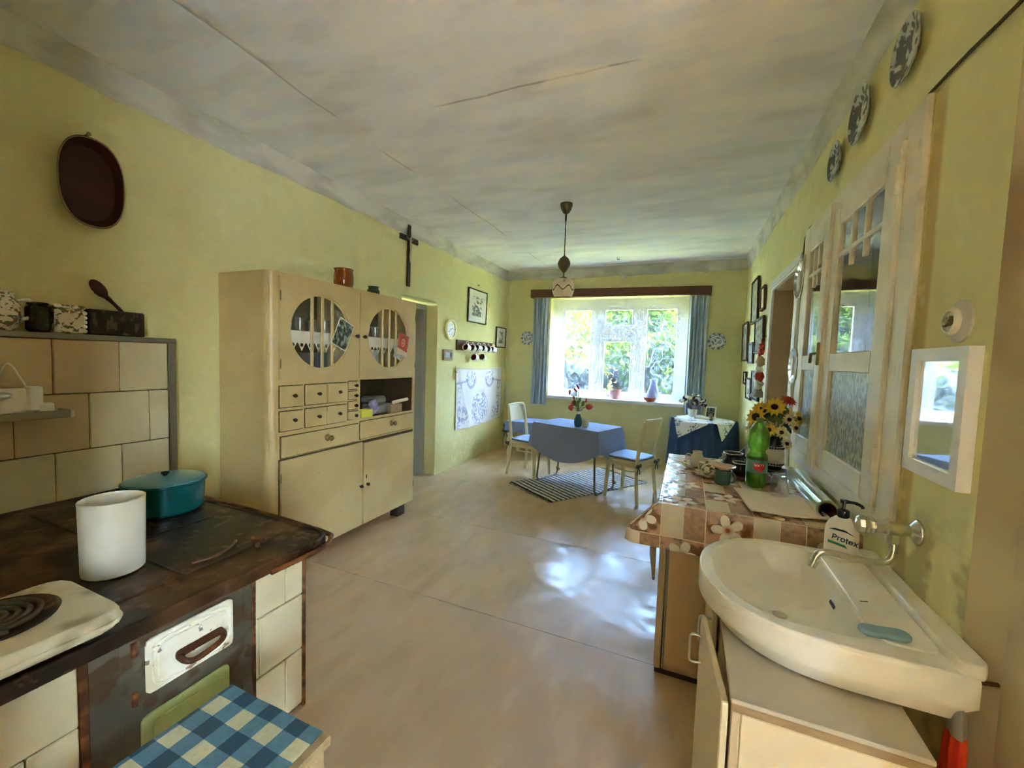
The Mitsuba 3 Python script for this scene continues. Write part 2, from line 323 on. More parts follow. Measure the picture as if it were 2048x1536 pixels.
# ---------------------------------------------------------------- mesh helpers
def TM(v, f): return trimesh.Trimesh(np.asarray(v, float), np.asarray(f, int), process=False)
def cat(*ms): return trimesh.util.concatenate([m for m in ms])
def box(x0, x1, y0, y1, z0, z1):
    v = np.array([[x, y, z] for x in (x0, x1) for y in (y0, y1) for z in (z0, z1)], float)
    f = [[0,1,3],[0,3,2],[4,6,7],[4,7,5],[0,4,5],[0,5,1],[2,3,7],[2,7,6],[0,2,6],[0,6,4],[1,5,7],[1,7,3]]
    return TM(v, f)
def cbox(x0, x1, y0, y1, z0, z1, c=.004):
    lo = np.array([x0, y0, z0], float); hi = np.array([x1, y1, z1], float); c = min(c, *(hi-lo)*.45)
    pts = []
    for sx in (0, 1):
        for sy in (0, 1):
            for sz in (0, 1):
                q = np.where([sx, sy, sz], hi, lo); d = np.where([sx, sy, sz], -c, c)
                for k in range(3):
                    e = d.copy(); e[k] = 0; pts.append(q+e)
    return trimesh.convex.convex_hull(np.array(pts))
def X(m, loc=(0,0,0), rz=0, rx=0, ry=0, s=1):
    R = np.eye(3)
    for ang, ax in ((rx, 0), (ry, 1), (rz, 2)):
        c_, s_ = math.cos(ang), math.sin(ang); i, j = [(1, 2), (2, 0), (0, 1)][ax]
        Q = np.eye(3); Q[i, i] = c_; Q[j, j] = c_; Q[i, j] = -s_; Q[j, i] = s_; R = Q@R
    return TM((np.asarray(m.vertices)*s)@R.T+np.array(loc), m.faces)
def wallmap(side, a, z, off=0.0):
    def g(m):
        u, v, w = np.asarray(m.vertices).T
        if side == 'L': P = np.stack([XL+off+w, a+u, z+v], 1)
        elif side == 'R': P = np.stack([XR-off-w, a-u, z+v], 1)
        else: P = np.stack([a+u, YB-off-w, z+v], 1)
        return TM(P, m.faces)
    return g
def lathe(prof, n=40, mod=None, flip=False):
    prof = np.array(prof, float); k = len(prof); a = np.arange(n)*2*PI/n
    r = prof[:, 0][:, None]*np.ones(n)
    if mod is not None: r = r*(mod(a)[None, :] if mod.__code__.co_argcount == 1 else mod(a, prof))
    v = np.stack([r*np.cos(a), r*np.sin(a), prof[:, 1][:, None]*np.ones(n)], -1).reshape(-1, 3)
    f = []
    for i in range(k-1):
        for j in range(n):
            q = [i*n+j, i*n+(j+1) % n, (i+1)*n+(j+1) % n, (i+1)*n+j]
            if prof[i, 0] > 1e-9: f.append([q[0], q[1], q[2]])
            if prof[i+1, 0] > 1e-9: f.append([q[0], q[2], q[3]])
    return TM(v, f)
def tube(pts, r, n=10, closed=False, caps=True):
    p = np.array(pts, float); k = len(p); rr = np.broadcast_to(r, (k,))
    t = (np.roll(p, -1, 0)-np.roll(p, 1, 0)) if closed else np.gradient(p, axis=0)
    t /= np.linalg.norm(t, axis=1, keepdims=True)+1e-12
    a = np.cross(t[0], [0, 0, 1] if abs(t[0][2]) < .9 else [1, 0, 0]); a /= np.linalg.norm(a)
    V = []
    for i in range(k):
        a = a-t[i]*np.dot(a, t[i]); a /= np.linalg.norm(a)+1e-12; b = np.cross(t[i], a)
        ang = np.arange(n)*2*PI/n
        V.append(p[i]+rr[i]*(np.cos(ang)[:, None]*a+np.sin(ang)[:, None]*b))
    V = np.concatenate(V); f = []
    for i in range(k if closed else k-1):
        for j in range(n):
            q = [i*n+j, i*n+(j+1) % n, ((i+1) % k)*n+(j+1) % n, ((i+1) % k)*n+j]
            f += [[q[0], q[1], q[2]], [q[0], q[2], q[3]]]
    if not closed and caps:
        V = np.vstack([V, p[:1], p[-1:]]); c0, c1 = k*n, k*n+1
        for j in range(n): f += [[c0, (j+1) % n, j], [c1, (k-1)*n+j, (k-1)*n+(j+1) % n]]
    return TM(V, f)
def spline(pts, n=8):
    p = np.array(pts, float); q = np.vstack([2*p[0]-p[1], p, 2*p[-1]-p[-2]]); out = []
    for i in range(1, len(q)-2):
        for t in np.arange(n)/n:
            a, b, c, d = q[i-1], q[i], q[i+1], q[i+2]
            out.append(.5*((2*b)+(-a+c)*t+(2*a-5*b+4*c-d)*t*t+(-a+3*b-3*c+d)*t**3))
    out.append(p[-1]); return np.array(out)
def prism(poly, h, z=0):
    polys = getattr(poly, 'geoms', [poly])
    m = cat(*[trimesh.creation.extrude_polygon(g, h, engine='earcut') for g in polys]); m.apply_translation([0, 0, z]); return m
def rrect(w, h, r, cx=0, cy=0): return sbox(cx-w/2+r, cy-h/2+r, cx+w/2-r, cy+h/2-r).buffer(r, quad_segs=6)
def ellipse(a, b, n=64): t = np.arange(n)*2*PI/n; return Polygon(np.stack([a*np.cos(t), b*np.sin(t)], 1))
def pillow(poly, z0, z1, r=.01, n=4):
    """a slab of the outline with rounded upper and lower edges"""
    rings = []; N = 64
    base = np.array([poly.exterior.interpolate(i/N, normalized=True).coords[0] for i in range(N)])
    c = base.mean(0)
    lv = [(1-math.cos(t), z0+r-r*math.cos(t) if False else None) for t in ()]
    prof = [(r*(1-math.sin(t)), z0+r*(1-math.cos(t))) for t in np.linspace(0, PI/2, n)]+[(r*(1-math.cos(t)), z1-r*(1-math.sin(t))) for t in np.linspace(0, PI/2, n)]
    V = []
    for ins, z in prof:
        d = base-c; L = np.linalg.norm(d, axis=1, keepdims=True); V.append(np.hstack([c+d*(1-ins/L), np.full((N, 1), z)]))
    V = np.vstack(V+[[[*c, z0]], [[*c, z1]]]); k = len(prof); f = []
    for i in range(k-1):
        for j in range(N):
            q = [i*N+j, i*N+(j+1) % N, (i+1)*N+(j+1) % N, (i+1)*N+j]; f += [[q[0], q[1], q[2]], [q[0], q[2], q[3]]]
    for j in range(N): f += [[k*N, (j+1) % N, j], [k*N+1, (k-1)*N+j, (k-1)*N+(j+1) % N]]
    return TM(V, f)
def solidify(v, f, t):
    m = TM(v, f); n = np.array(m.vertex_normals); V = np.vstack([m.vertices, m.vertices-n*t]); k = len(m.vertices); F = np.array(f)
    e = np.sort(np.vstack([F[:, [0, 1]], F[:, [1, 2]], F[:, [2, 0]]]), 1); raw = np.vstack([F[:, [0, 1]], F[:, [1, 2]], F[:, [2, 0]]])
    _, inv, cnt = np.unique(e, axis=0, return_inverse=True, return_counts=True)
    b = raw[cnt[inv.ravel()] == 1]
    side = np.vstack([np.stack([b[:, 1], b[:, 0], b[:, 0]+k], 1), np.stack([b[:, 1], b[:, 0]+k, b[:, 1]+k], 1)])
    return TM(V, np.vstack([F, F[:, ::-1]+k, side]))
def sheet(fn, nu, nv, t=.003):
    """fn(u, v) -> xyz for u, v in 0..1"""
    u, v = np.meshgrid(np.linspace(0, 1, nu), np.linspace(0, 1, nv), indexing='ij')
    P = np.stack(fn(u, v), -1).reshape(-1, 3); i, j = np.meshgrid(np.arange(nu-1), np.arange(nv-1), indexing='ij')
    a = (i*nv+j).ravel(); f = np.vstack([np.stack([a, a+nv, a+nv+1], 1), np.stack([a, a+nv+1, a+1], 1)])
    return solidify(P, f, t) if t else TM(P, f)
def drape(corners, z, drop, flare=.02, amp=.008, freq=30, rows=10, per=24, t=.003, seed=0, rc=.012):
    """a cloth lying on the top with the given corners (counter-clockwise) and hanging over its edges by drop(side, s)"""
    c = np.array(corners, float); P = []; N = []; D = []; S = []; k = len(c); s0 = 0
    for i in range(k):
        a, b = c[i], c[(i+1) % k]; d = b-a; L = np.linalg.norm(d); d /= L; nrm = np.array([d[1], -d[0]])
        for s in (np.arange(per)+.5)/per: P.append(a+d*L*s); N.append(nrm); D.append(drop(i, s)); S.append(s0+L*s)
        d2 = c[(i+2) % k]-b; d2 /= np.linalg.norm(d2); n2 = np.array([d2[1], -d2[0]])
        m = nrm+n2; P.append(b); N.append(m/np.linalg.norm(m)); D.append((drop(i, 1.0)+drop((i+1) % k, 0.0))/2); S.append(s0+L); s0 += L
    P, N, D, S = map(np.array, (P, N, D, S)); n = len(P); V = [np.column_stack([P, np.full(n, z)])]
    for r in range(rows+1):
        w = r/rows; out = rc*math.sqrt(min(1, w*5))*.6+flare*w
        off = out+amp*w*(np.sin(freq*S+seed)+.5*np.sin(freq*1.7*S+2*seed))
        V.append(np.column_stack([P+N*off[:, None], z-.004-D*w]))
    V = np.vstack(V); f = []
    for r in range(rows+1):
        for j in range(n):
            q = [r*n+j, r*n+(j+1) % n, (r+1)*n+(j+1) % n, (r+1)*n+j]; f += [[q[0], q[2], q[1]], [q[0], q[3], q[2]]]
    cen = len(V); V = np.vstack([V, [[*P.mean(0), z]]])
    for j in range(n): f.append([cen, j, (j+1) % n])
    return solidify(V, f, t)
def blob(loc, r, sub=2, jit=0.0, seed=0, sc=(1, 1, 1)):
    m = trimesh.creation.icosphere(subdivisions=sub); v = np.array(m.vertices)
    if jit: v = v*(1+jit*(meshkit.noise(v*2.3+seed, seed)[:, None]-.5)*2)
    return TM(v*r*np.array(sc)+np.array(loc), m.faces)

# ---------------------------------------------------------------- scene entries
def num(key):
    if key not in scene: return key
    i = 1
    while f'{key}_{i:03d}' in scene: i += 1
    return f'{key}_{i:03d}'
def obj(key, mesh, mat, smooth=False, uv=None, **kw):
    key = num(key)
    scene[key] = mikit.ply(mesh, mat, smooth, uv=uv, **kw)
    return key
used_things = set()
def thing(name, label, category, group=None):
    key = name; i = 0
    while key in used_things: i += 1; key = f'{name}_{i:03d}'
    used_things.add(key)
    labels[key] = {'label': label, 'category': category}
    if group: labels[key]['group'] = group
    return key
def single(name, mesh, mat, label, category, smooth=False, group=None, uv=None):
    k = thing(name, label, category, group); scene[k] = mikit.ply(mesh, mat, smooth, uv=uv); return k
def struct(key, mesh, mat, label=None, smooth=False):
    scene[key] = mikit.ply(mesh, mat, smooth); labels[key] = {'kind': 'structure'}
    if label: labels[key]['label'] = label
    return key
def structpar(key, label=None):
    labels[key] = {'kind': 'structure'}
    if label: labels[key]['label'] = label
    return key
def plab(key, text): labels[key] = {'label': text}
# ================================================================ THE SETTING
# left wall with the door niche beside the dresser
def wall_poly(w, h, holes): return sbox(0, 0, w, h).difference(unary_union(holes)) if holes else sbox(0, 0, w, h)
def lwall(poly, thick, y0):   # polygon in (y, z) extruded away from the room
    m = prism(poly, thick); u, v, w = m.vertices.T
    return TM(np.stack([XL-w, y0+u, v], 1), m.faces[:, ::-1])
nic = sbox(3.66, 0, 4.36, 2.10).union(rrect(.70, .4, .06, 4.01, 1.965))
niche_poly = affinity.translate(nic, .6, 0)
struct('wall_left', lwall(wall_poly(YB+.9, ZC+.1, [niche_poly]), .42, -.6), 'mat_wall', 'yellow distempered plaster wall with a deep door niche')
structpar('door_1', 'grey painted door set deep in the niche behind the dresser')
obj('door_1__leaf', cat(cbox(-3.24, -3.20, 3.66, 4.30, 0, 2.08)), 'mat_greydoor')
obj('door_1__frame', cat(cbox(-3.22, -3.04, 4.30, 4.365, 0, 2.12), cbox(-3.22, -3.04, 3.655, 3.72, 0, 2.12), cbox(-3.22, -3.04, 3.66, 4.36, 2.07, 2.135)), 'mat_greydoor')
# back wall with the window opening
WX0, WX1, WZ0, WZ1 = -2.10, -.03, .90, 2.50
m = prism(wall_poly(XR-XL+1.0, ZC+.1, [sbox(WX0-XL+.5, WZ0, WX1-XL+.5, WZ1)]), .42)
u, v, w = m.vertices.T
struct('wall_back', TM(np.stack([XL-.5+u, YB+w, v], 1), m.faces[:, ::-1]), 'mat_wall', 'yellow plaster wall around the window')
# right wall with the doorway and the cupboard recess
YE = 1.388
def rwall(poly, thick, y0):
    m = prism(poly, thick); u, v, w = m.vertices.T
    return TM(np.stack([XR+w, y0+u, v], 1), m.faces)
DY0, DY1, DZ = 3.47, 4.37, 2.20
CY0, CY1, CZ0, CZ1 = 1.88, 3.16, 1.0, 2.335
struct('wall_right', rwall(wall_poly(YB-YE, ZC+.1, [sbox(DY0-YE, -.01, DY1-YE, DZ), sbox(CY0-YE, CZ0, CY1-YE, CZ1)]), .42, YE), 'mat_wall', 'yellow plaster wall with a doorway and a built-in cupboard')
# beyond the arris of the right wall: old painted plaster and the opening to the entry
m = prism(Polygon([(XR, YE), (XR+.022, YE-.06), (XR+.03, YE-.09), (XR+.03, .78), (XR+.42, .78), (XR+.42, YE)]), ZC)
struct('wall_right_entry', m, 'mat_beige', 'beige painted plaster edge beside the washbasin', smooth=False)
# near wall (behind the camera) and the entry lobby with its glazed door
struct('wall_front', box(XL-.42, -.12, YN-.3, YN, 0, ZC+.1), 'mat_wall')
NX, NY0, NY1, NZ = 2.3, -2.4, .78, ZC
GD = (-2.32, -1.50, .0, 2.40)
struct('wall_entry_side', box(-.54, -.12, NY0, YN-.3, 0, ZC+.1), 'mat_outerwall')
struct('wall_entry_front', box(-.54, NX+.3, NY0-.3, NY0, 0, ZC+.1), 'mat_outerwall')
struct('wall_entry_back', box(XR+.42, NX+.3, NY1, NY1+.3, 0, ZC+.1), 'mat_outerwall')
m = prism(sbox(NY0, 0, NY1, ZC+.1).difference(sbox(GD[0], .60, GD[1], GD[3])), .15); u, v, w = m.vertices.T
struct('wall_entry_right', TM(np.stack([NX+w, u, v], 1), m.faces), 'mat_outerwall')
structpar('window_3', 'glazed side of the entrance lobby')
ys = np.linspace(GD[0], GD[1], 3)
for a, b in zip(ys[:-1], ys[1:]):
    t = .05
    obj('window_3__casement', cat(cbox(NX+.05, NX+.09, a, a+t, .60, 2.40), cbox(NX+.05, NX+.09, b-t, b, .60, 2.40), cbox(NX+.05, NX+.09, a+t, b-t, 2.35, 2.40), cbox(NX+.05, NX+.09, a+t, b-t, .60, .65)), 'mat_windowpaint')
    obj('window_3__pane', box(NX+.07, NX+.0702, a+t, b-t, .65, 2.35), 'mat_glass')
# floor: linoleum strips laid across the room
struct('floor', box(XL-.42, NX+.3, NY0-.3, YB+.42, -.12, -.003), 'mat_subfloor', 'worn beige-brown linoleum laid in strips across the room')
seams = [NY0, -.115, .997, 2.107, 3.215, 4.325, 5.435, YB]
for a, b in zip(seams[:-1], seams[1:]):
    obj('floor__linoleum_strip', box(XL-.4 if a > 3 else XL, XR+.4 if a > 3 else (NX+.2 if a < .7 else XR+.03), a+.0018, b-.0018, -.004, 0), 'mat_floor')
# ceiling and the grey distempered coving
struct('ceiling', box(XL-.42, NX+.3, NY0-.3, YB+.42, ZC, ZC+.15), 'mat_ceiling', 'patchy off-white plaster ceiling with hairline cracks')
def coving(L, seed):
    n = int(L/.05); y = np.linspace(0, L, n); prof = np.array([(0, -.145), (.004, -.14), (.010, -.10), (.016, -.05), (.03, -.02), (.045, -.003), (.045, .004), (0, .004)])
    V = []
    for i, yy in enumerate(y):
        k = .010*(meshkit.noise(np.array([[yy*5, seed, 0.]]), seed)[0]-.5); p = prof.copy(); p[1:-2, 0] += k; p[0, 1] += 2.5*k; p[1, 1] += 2.5*k
        V.append(np.column_stack([p[:, 0], np.full(len(p), yy), p[:, 1]+ZC]))
    V = np.vstack(V); K = len(prof); f = []
    for i in range(n-1):
        for j in range(K-1): q = [i*K+j, i*K+j+1, (i+1)*K+j+1, (i+1)*K+j]; f += [[q[0], q[1], q[2]], [q[0], q[2], q[3]]]
    return TM(V, f)
mm = coving(YB-YN, 1); struct('trim_1', TM(mm.vertices*[1, 1, 1]+[XL, YN, 0], mm.faces), 'mat_band', 'grey distempered cove along the left wall', smooth=40)
mm = coving(YB-YE, 2); struct('trim_2', TM(mm.vertices*[-1, 1, 1]+[XR, YE, 0], mm.faces), 'mat_band', 'grey distempered cove along the right wall', smooth=40)
mm = coving(XR-XL, 3); struct('trim_3', TM(np.stack([XL+mm.vertices[:, 1], YB-mm.vertices[:, 0], mm.vertices[:, 2]], 1), mm.faces), 'mat_band', 'grey distempered cove over the window', smooth=40)
# narrow raised plaster edge near the far corners
for i, (x0, y0) in enumerate(((XL+.03, YB-.004), )):
    struct('trim_4', tube([[x0, y0, .02], [x0-.01, y0, 1.4], [x0, y0, ZC-.14]], .007, 6), 'mat_band', 'pale paint ridge in the far left corner')
# window
structpar('window_1', 'white painted three-part casement window with a transom in the middle')
FY = 6.68
def bars(*bs): return cat(*[cbox(a, b, FY+d0, FY+d1, c, d, .006) for a, b, c, d, d0, d1 in bs])
obj('window_1__frame', bars((WX0, WX0+.13, WZ0, WZ1, 0, .08), (WX1-.11, WX1, WZ0, WZ1, 0, .08), (WX0+.13, WX1-.11, WZ1-.12, WZ1, 0, .08), (WX0+.13, WX1-.11, WZ0, WZ0+.06, 0, .08)), 'mat_windowpaint')
for a, b in ((-1.43, -1.31), (-.79, -.675)): obj('window_1__mullion', bars((a, b, WZ0+.06, WZ1-.12, 0, .08)), 'mat_windowpaint')
obj('window_1__transom', bars((-1.31, -.79, 1.875, 2.02, 0, .08)), 'mat_windowpaint')
for a, b, c, d in ((WX0+.13, -1.43, .96, 2.38), (-1.31, -.79, .96, 1.875), (-1.31, -.79, 2.02, 2.38), (-.675, WX1-.11, .96, 2.38)):
    t = .055
    obj('window_1__casement', cat(*[cbox(p, q, FY+.02, FY+.065, r, s, .006) for p, q, r, s in ((a, a+t, c, d), (b-t, b, c, d), (a+t, b-t, c, c+t+.015), (a+t, b-t, d-t, d))]), 'mat_windowpaint')
    obj('window_1__pane', box(a+t, b-t, FY+.04, FY+.0402, c+t, d-t), 'mat_glass')
obj('window_1__sill', cbox(WX0-.0, WX1+.0, YB-.045, FY, WZ0-.02, WZ0+.03, .008), 'mat_windowpaint')
# interior doorway in the right wall
structpar('door_3', 'brown doorway in the right wall with a white architrave')
fr = []
for a, b in ((DY0-.10, DY0), (DY1, DY1+.085)): fr.append(cbox(XR-.022, XR+.0, a, b, 0, DZ+.03, .006))
fr.append(cbox(XR-.022, XR, DY0-.10, DY1+.085, DZ, DZ+.085, .006)); fr.append(cbox(XR-.035, XR, DY0-.10, DY1+.085, DZ+.015, DZ+.035, .006))
obj('door_3__frame', cat(*fr), 'mat_windowpaint')
obj('door_3__reveal', cat(box(XR, XR+.40, DY1-.012, DY1, 0, DZ), box(XR, XR+.40, DY0, DY0+.012, 0, DZ), box(XR, XR+.40, DY0, DY1, DZ-.012, DZ)), 'mat_doorway')
obj('door_3__leaf', cat(cbox(XR+.36, XR+.40, DY0+.01, DY1-.01, 0, DZ-.01), cbox(XR+.35, XR+.365, DY0+.15, DY1-.15, .2, .9), cbox(XR+.35, XR+.365, DY0+.15, DY1-.15, 1.05, 2.0)), 'mat_doorway')
# fitted cupboard window in the right wall
structpar('window_2', 'cream glazed cupboard with two leaves let into the right wall')
obj('window_2__lining', cat(box(XR+.30, XR+.31, CY0, CY1, CZ0, CZ1), box(XR+.02, XR+.31, CY0, CY0+.01, CZ0, CZ1), box(XR+.02, XR+.31, CY1-.01, CY1, CZ0, CZ1), box(XR+.02, XR+.31, CY0, CY1, CZ0, CZ0+.01), box(XR+.02, XR+.31, CY0, CY1, CZ1-.01, CZ1)), 'mat_paneback')
fy0, fy1, fz0, fz1 = 1.775, 3.27, .90, 2.395
obj('window_2__frame', cat(cbox(XR-.022, XR, fy0, fy0+.12, fz0, fz1, .006), cbox(XR-.022, XR, fy1-.12, fy1, fz0, fz1, .006), cbox(XR-.022, XR, fy0+.12, fy1-.12, fz1-.085, fz1, .006), cbox(XR-.022, XR, fy0+.12, fy1-.12, fz0, fz0+.095, .006)), 'mat_whitewood')
def leaf(a, b, off, label):
    k = num('window_2__leaf'); x0, x1 = XR-.034-off, XR-.006-off; w = .10
    p = lambda *q: cbox(x0, x1, *q, .005)
    t1, t2, t3, t4 = .995, 1.095, 2.21, 2.31
    scene[k] = mikit.ply(cat(p(a, a+w+.02, t1, t4), p(b-w, b, t1, t4), p(a+w+.02, b-w, t1, t2), p(a+w+.02, b-w, t3, t4), p(a+w+.02, b-w, 1.49, 1.58)), 'mat_whitewood')
    plab(k, label); ya, yb = a+w+.02, b-w
    xm = (x0+x1)/2
    obj(k+'__glazing_bar', cat(cbox(x0+.004, x1-.004, ya, yb, 2.05, 2.072, .003), *[cbox(x0+.004, x1-.004, ya+(yb-ya)*q-.011, ya+(yb-ya)*q+.011, 1.98, 2.21, .003) for q in (.36, .68)]), 'mat_whitewood')
    obj(k+'__pane', box(xm, xm+.0002, ya, yb, 1.58, 2.21), 'mat_glass')
    fp = obj(k+'__frosted_pane', box(xm, xm+.003, ya, yb, 1.095, 1.49), 'mat_frosted'); plab(fp, 'lower pane of patterned frosted glass')
    for z in (1.12, 2.12):
        yy = a-.001 if b < 2.7 else b+.001
        obj(k+'__hinge', tube([[x0-.004, yy, z], [x0-.004, yy, z+.1]], .009, 8), 'mat_whitewood')
leaf(1.897, 2.62, 0, 'near leaf with a clear upper pane')
leaf(2.665, 3.16, 0, 'far leaf beside the doorway')
obj('window_2__latch', cat(cbox(XR-.062, XR-.048, 2.632, 2.652, 1.52, 1.64), tube([[XR-.055, 2.642, 1.585], [XR-.085, 2.642, 1.58], [XR-.088, 2.64, 1.53]], .008, 8)), 'mat_brass')
obj('window_2__meeting_strip', cbox(XR-.050, XR-.004, 2.618, 2.668, .97, 2.35, .006), 'mat_whitewood')

# ================================================================ THE GARDEN OUTSIDE
struct('ground_outside', box(-40, 30, YB+.5, 45, -.35, -.30), 'mat_ground', 'grass of the garden outside the window')
struct('ground_yard', box(NX+.3, 25, -20, YB+.4, -.3, -.02), 'mat_paving', 'pale paved yard beside the house')
def bush(x, y, w, h, seed, mat, label, cat_='bush', n=5200, leaf=.085, base=-.3, grp='bushes outside the window'):
    g = np.random.default_rng(seed)
    k = thing('garden_bush' if cat_ == 'bush' else 'garden_tree', label, cat_)
    cl = [(g.uniform(-w, w)*.6, g.uniform(-w, w)*.4, g.uniform(.25, .8)*h if cat_ == 'bush' else g.uniform(.4, .85)*h, g.uniform(.3, .55)*min(w, h)) for _ in range(16)]
    i = g.integers(0, len(cl), n); d = g.normal(size=(n, 3)); d /= np.linalg.norm(d, axis=1, keepdims=True)
    c = np.array(cl)[i]; ctr = c[:, :3]+d*(c[:, 3]*g.uniform(.6, 1.05, n))[:, None]
    a = g.normal(size=(n, 3)); a /= np.linalg.norm(a, axis=1, keepdims=True); b = np.cross(a, g.normal(size=(n, 3))); b /= np.linalg.norm(b, axis=1, keepdims=True)
    s = leaf*g.uniform(.6, 1.3, n)[:, None]
    V = np.stack([ctr-a*s, ctr+b*s*.42, ctr+a*s, ctr-b*s*.42], 1).reshape(-1, 3)+[x, y, base]
    V[:, 2] = np.maximum(V[:, 2], base+.02)
    q = np.arange(n)*4; F = np.vstack([np.stack([q, q+1, q+2], 1), np.stack([q, q+2, q+3], 1)])
    scene[k+'__foliage'] = mikit.ply(TM(V, F), mat); labels[k+'__foliage'] = {'kind': 'stuff'}
    st = [tube([[x+g.uniform(-.1, .1), y, base-.05], [x+cl[j][0]*.5, y+cl[j][1]*.5, base+cl[j][2]*.6], [x+cl[j][0], y+cl[j][1], base+cl[j][2]]], [.05, .03, .012] if cat_ == 'bush' else [.14, .09, .03], 6) for j in range(6)]
    scene[k+'__stem'] = mikit.ply(cat(*st), 'mat_bark')
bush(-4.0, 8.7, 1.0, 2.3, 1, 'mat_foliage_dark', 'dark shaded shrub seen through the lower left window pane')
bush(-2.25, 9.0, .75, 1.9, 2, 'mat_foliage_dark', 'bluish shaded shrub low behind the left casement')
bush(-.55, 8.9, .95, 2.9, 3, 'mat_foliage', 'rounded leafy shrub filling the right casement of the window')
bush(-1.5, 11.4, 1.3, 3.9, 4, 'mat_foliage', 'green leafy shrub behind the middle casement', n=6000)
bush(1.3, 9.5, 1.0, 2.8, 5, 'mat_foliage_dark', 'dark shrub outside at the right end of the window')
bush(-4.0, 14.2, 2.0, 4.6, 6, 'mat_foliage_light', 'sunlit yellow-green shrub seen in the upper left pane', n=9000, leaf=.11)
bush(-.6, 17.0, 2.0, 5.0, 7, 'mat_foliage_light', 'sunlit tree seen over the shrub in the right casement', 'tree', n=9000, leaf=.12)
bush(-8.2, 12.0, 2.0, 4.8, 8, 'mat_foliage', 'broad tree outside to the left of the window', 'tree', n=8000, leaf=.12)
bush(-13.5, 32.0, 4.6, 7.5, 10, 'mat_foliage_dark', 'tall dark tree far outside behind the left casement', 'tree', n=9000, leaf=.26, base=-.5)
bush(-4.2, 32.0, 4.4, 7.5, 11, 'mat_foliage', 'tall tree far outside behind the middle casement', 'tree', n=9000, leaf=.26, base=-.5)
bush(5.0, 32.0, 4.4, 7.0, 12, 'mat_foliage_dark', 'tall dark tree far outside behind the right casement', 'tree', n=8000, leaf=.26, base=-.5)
bush(3.6, 13.2, 1.8, 4.4, 9, 'mat_foliage', 'broad tree outside to the right of the window', 'tree', n=8000, leaf=.12)
# ================================================================ LEFT WALL: kitchen dresser
def mf(m): return m3.Manifold(m3.Mesh(np.asarray(m.vertices, np.float32), np.asarray(m.faces, np.uint32)))
def unmf(k): q = k.to_mesh(); return TM(q.vert_properties[:, :3], q.tri_verts)
def mbox(x0, x1, y0, y1, z0, z1): return m3.Manifold.cube([x1-x0, y1-y0, z1-z0]).translate([x0, y0, z0])
D = thing('kitchen_dresser', 'tall cream painted kitchen dresser with round glazed doors, small drawers and rounded corners', 'cupboard')
DX0, DXF, DYA, DYB, DZ0, DZ1 = -2.865, -2.385, 1.762, 3.245, .105, 2.0
plan = unary_union([sbox(DX0, DYA, DXF-.06, DYB), sbox(DX0, DYA+.06, DXF, DYB), Point(DXF-.06, DYA+.06).buffer(.06, quad_segs=10)])
body = mf(trimesh.creation.extrude_polygon(plan, DZ1-DZ0, engine='earcut').apply_translation([0, 0, DZ0]))
for q in ((-2.80, DXF+.1, 1.86, 2.485, 1.345, 1.95), (-2.80, DXF+.1, 2.53, 3.20, 1.345, 1.95), (-2.76, DXF+.1, 2.535, 3.215, .985, 1.295)): body = body-mbox(*q)
obj(D+'__body', unmf(body), 'mat_cream', smooth=30)
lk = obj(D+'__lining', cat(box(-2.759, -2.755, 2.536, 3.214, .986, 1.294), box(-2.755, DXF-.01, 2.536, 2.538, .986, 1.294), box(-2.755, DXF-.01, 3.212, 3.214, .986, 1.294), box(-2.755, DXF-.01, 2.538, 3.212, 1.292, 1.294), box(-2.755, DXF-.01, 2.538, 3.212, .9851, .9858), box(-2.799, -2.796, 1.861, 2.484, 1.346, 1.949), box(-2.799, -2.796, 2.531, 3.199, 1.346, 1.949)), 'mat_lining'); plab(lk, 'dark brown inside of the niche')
for x, y in ((-2.45, 1.88), (-2.78, 1.88), (-2.45, 3.10), (-2.78, 3.10)): obj(D+'__foot', cbox(x-.045, x+.045, y-.05, y+.05, 0, DZ0+.005), 'mat_darkwood')
fx = DXF+.018
def knob(key, y, z, r=.012, big=False):
    if big:
        m = X(lathe([(0, 0), (.024, 0), (.026, .004), (.02, .008), (.008, .014), (.007, .022), (.016, .030), (.02, .040), (.015, .050), (0, .053)], 20), (fx, y, z), ry=PI/2)
        obj(key+'__knob', m, 'mat_brass', True)
    else:
        m = X(lathe([(0, 0), (r*.5, 0), (r*.45, .008), (r, .014), (r*1.05, .022), (r*.7, .030), (0, .032)], 14), (fx, y, z), ry=PI/2)
        obj(key+'__knob', m, 'mat_darkwood', True)
for (a, b, cy, ky) in ((1.822, 2.503, 2.150, 2.468), (2.511, 3.222, 2.857, 2.548)):
    pane_c = Point(cy, 1.640).buffer(.258, quad_segs=24)
    pol = sbox(a, 1.318, b, 1.972).difference(pane_c)
    m = prism(pol, .020); u, v, w = m.vertices.T
    k = obj(D+'__door', TM(np.stack([DXF-.002+w, u, v], 1), m.faces), 'mat_cream')
    m = prism(pane_c.difference(Point(cy, 1.640).buffer(.247, quad_segs=24)), .012); u, v, w = m.vertices.T
    obj(k+'__rim', TM(np.stack([DXF-.002+w, u, v], 1), m.faces), 'mat_cream')
    for q in (-.080, .006, .092):
        h = math.sqrt(.252**2-q*q)
        obj(k+'__bar', cbox(DXF+.002, DXF+.014, cy+q-.012, cy+q+.012, 1.640-h, 1.640+h, .003), 'mat_cream')
    m = prism(Point(cy, 1.640).buffer(.252, quad_segs=24), .0005); u, v, w = m.vertices.T
    obj(k+'__pane', TM(np.stack([DXF+.001+w*.2, u, v], 1), m.faces), 'mat_glass')
    knob(k, ky, 1.635, .013)
    hy = a+.004 if cy < 2.5 else b-.004
    for z in (1.42, 1.85): obj(k+'__hinge', tube([[fx, hy, z-.03], [fx, hy, z+.03]], .005, 8), 'mat_brass')
drw = []
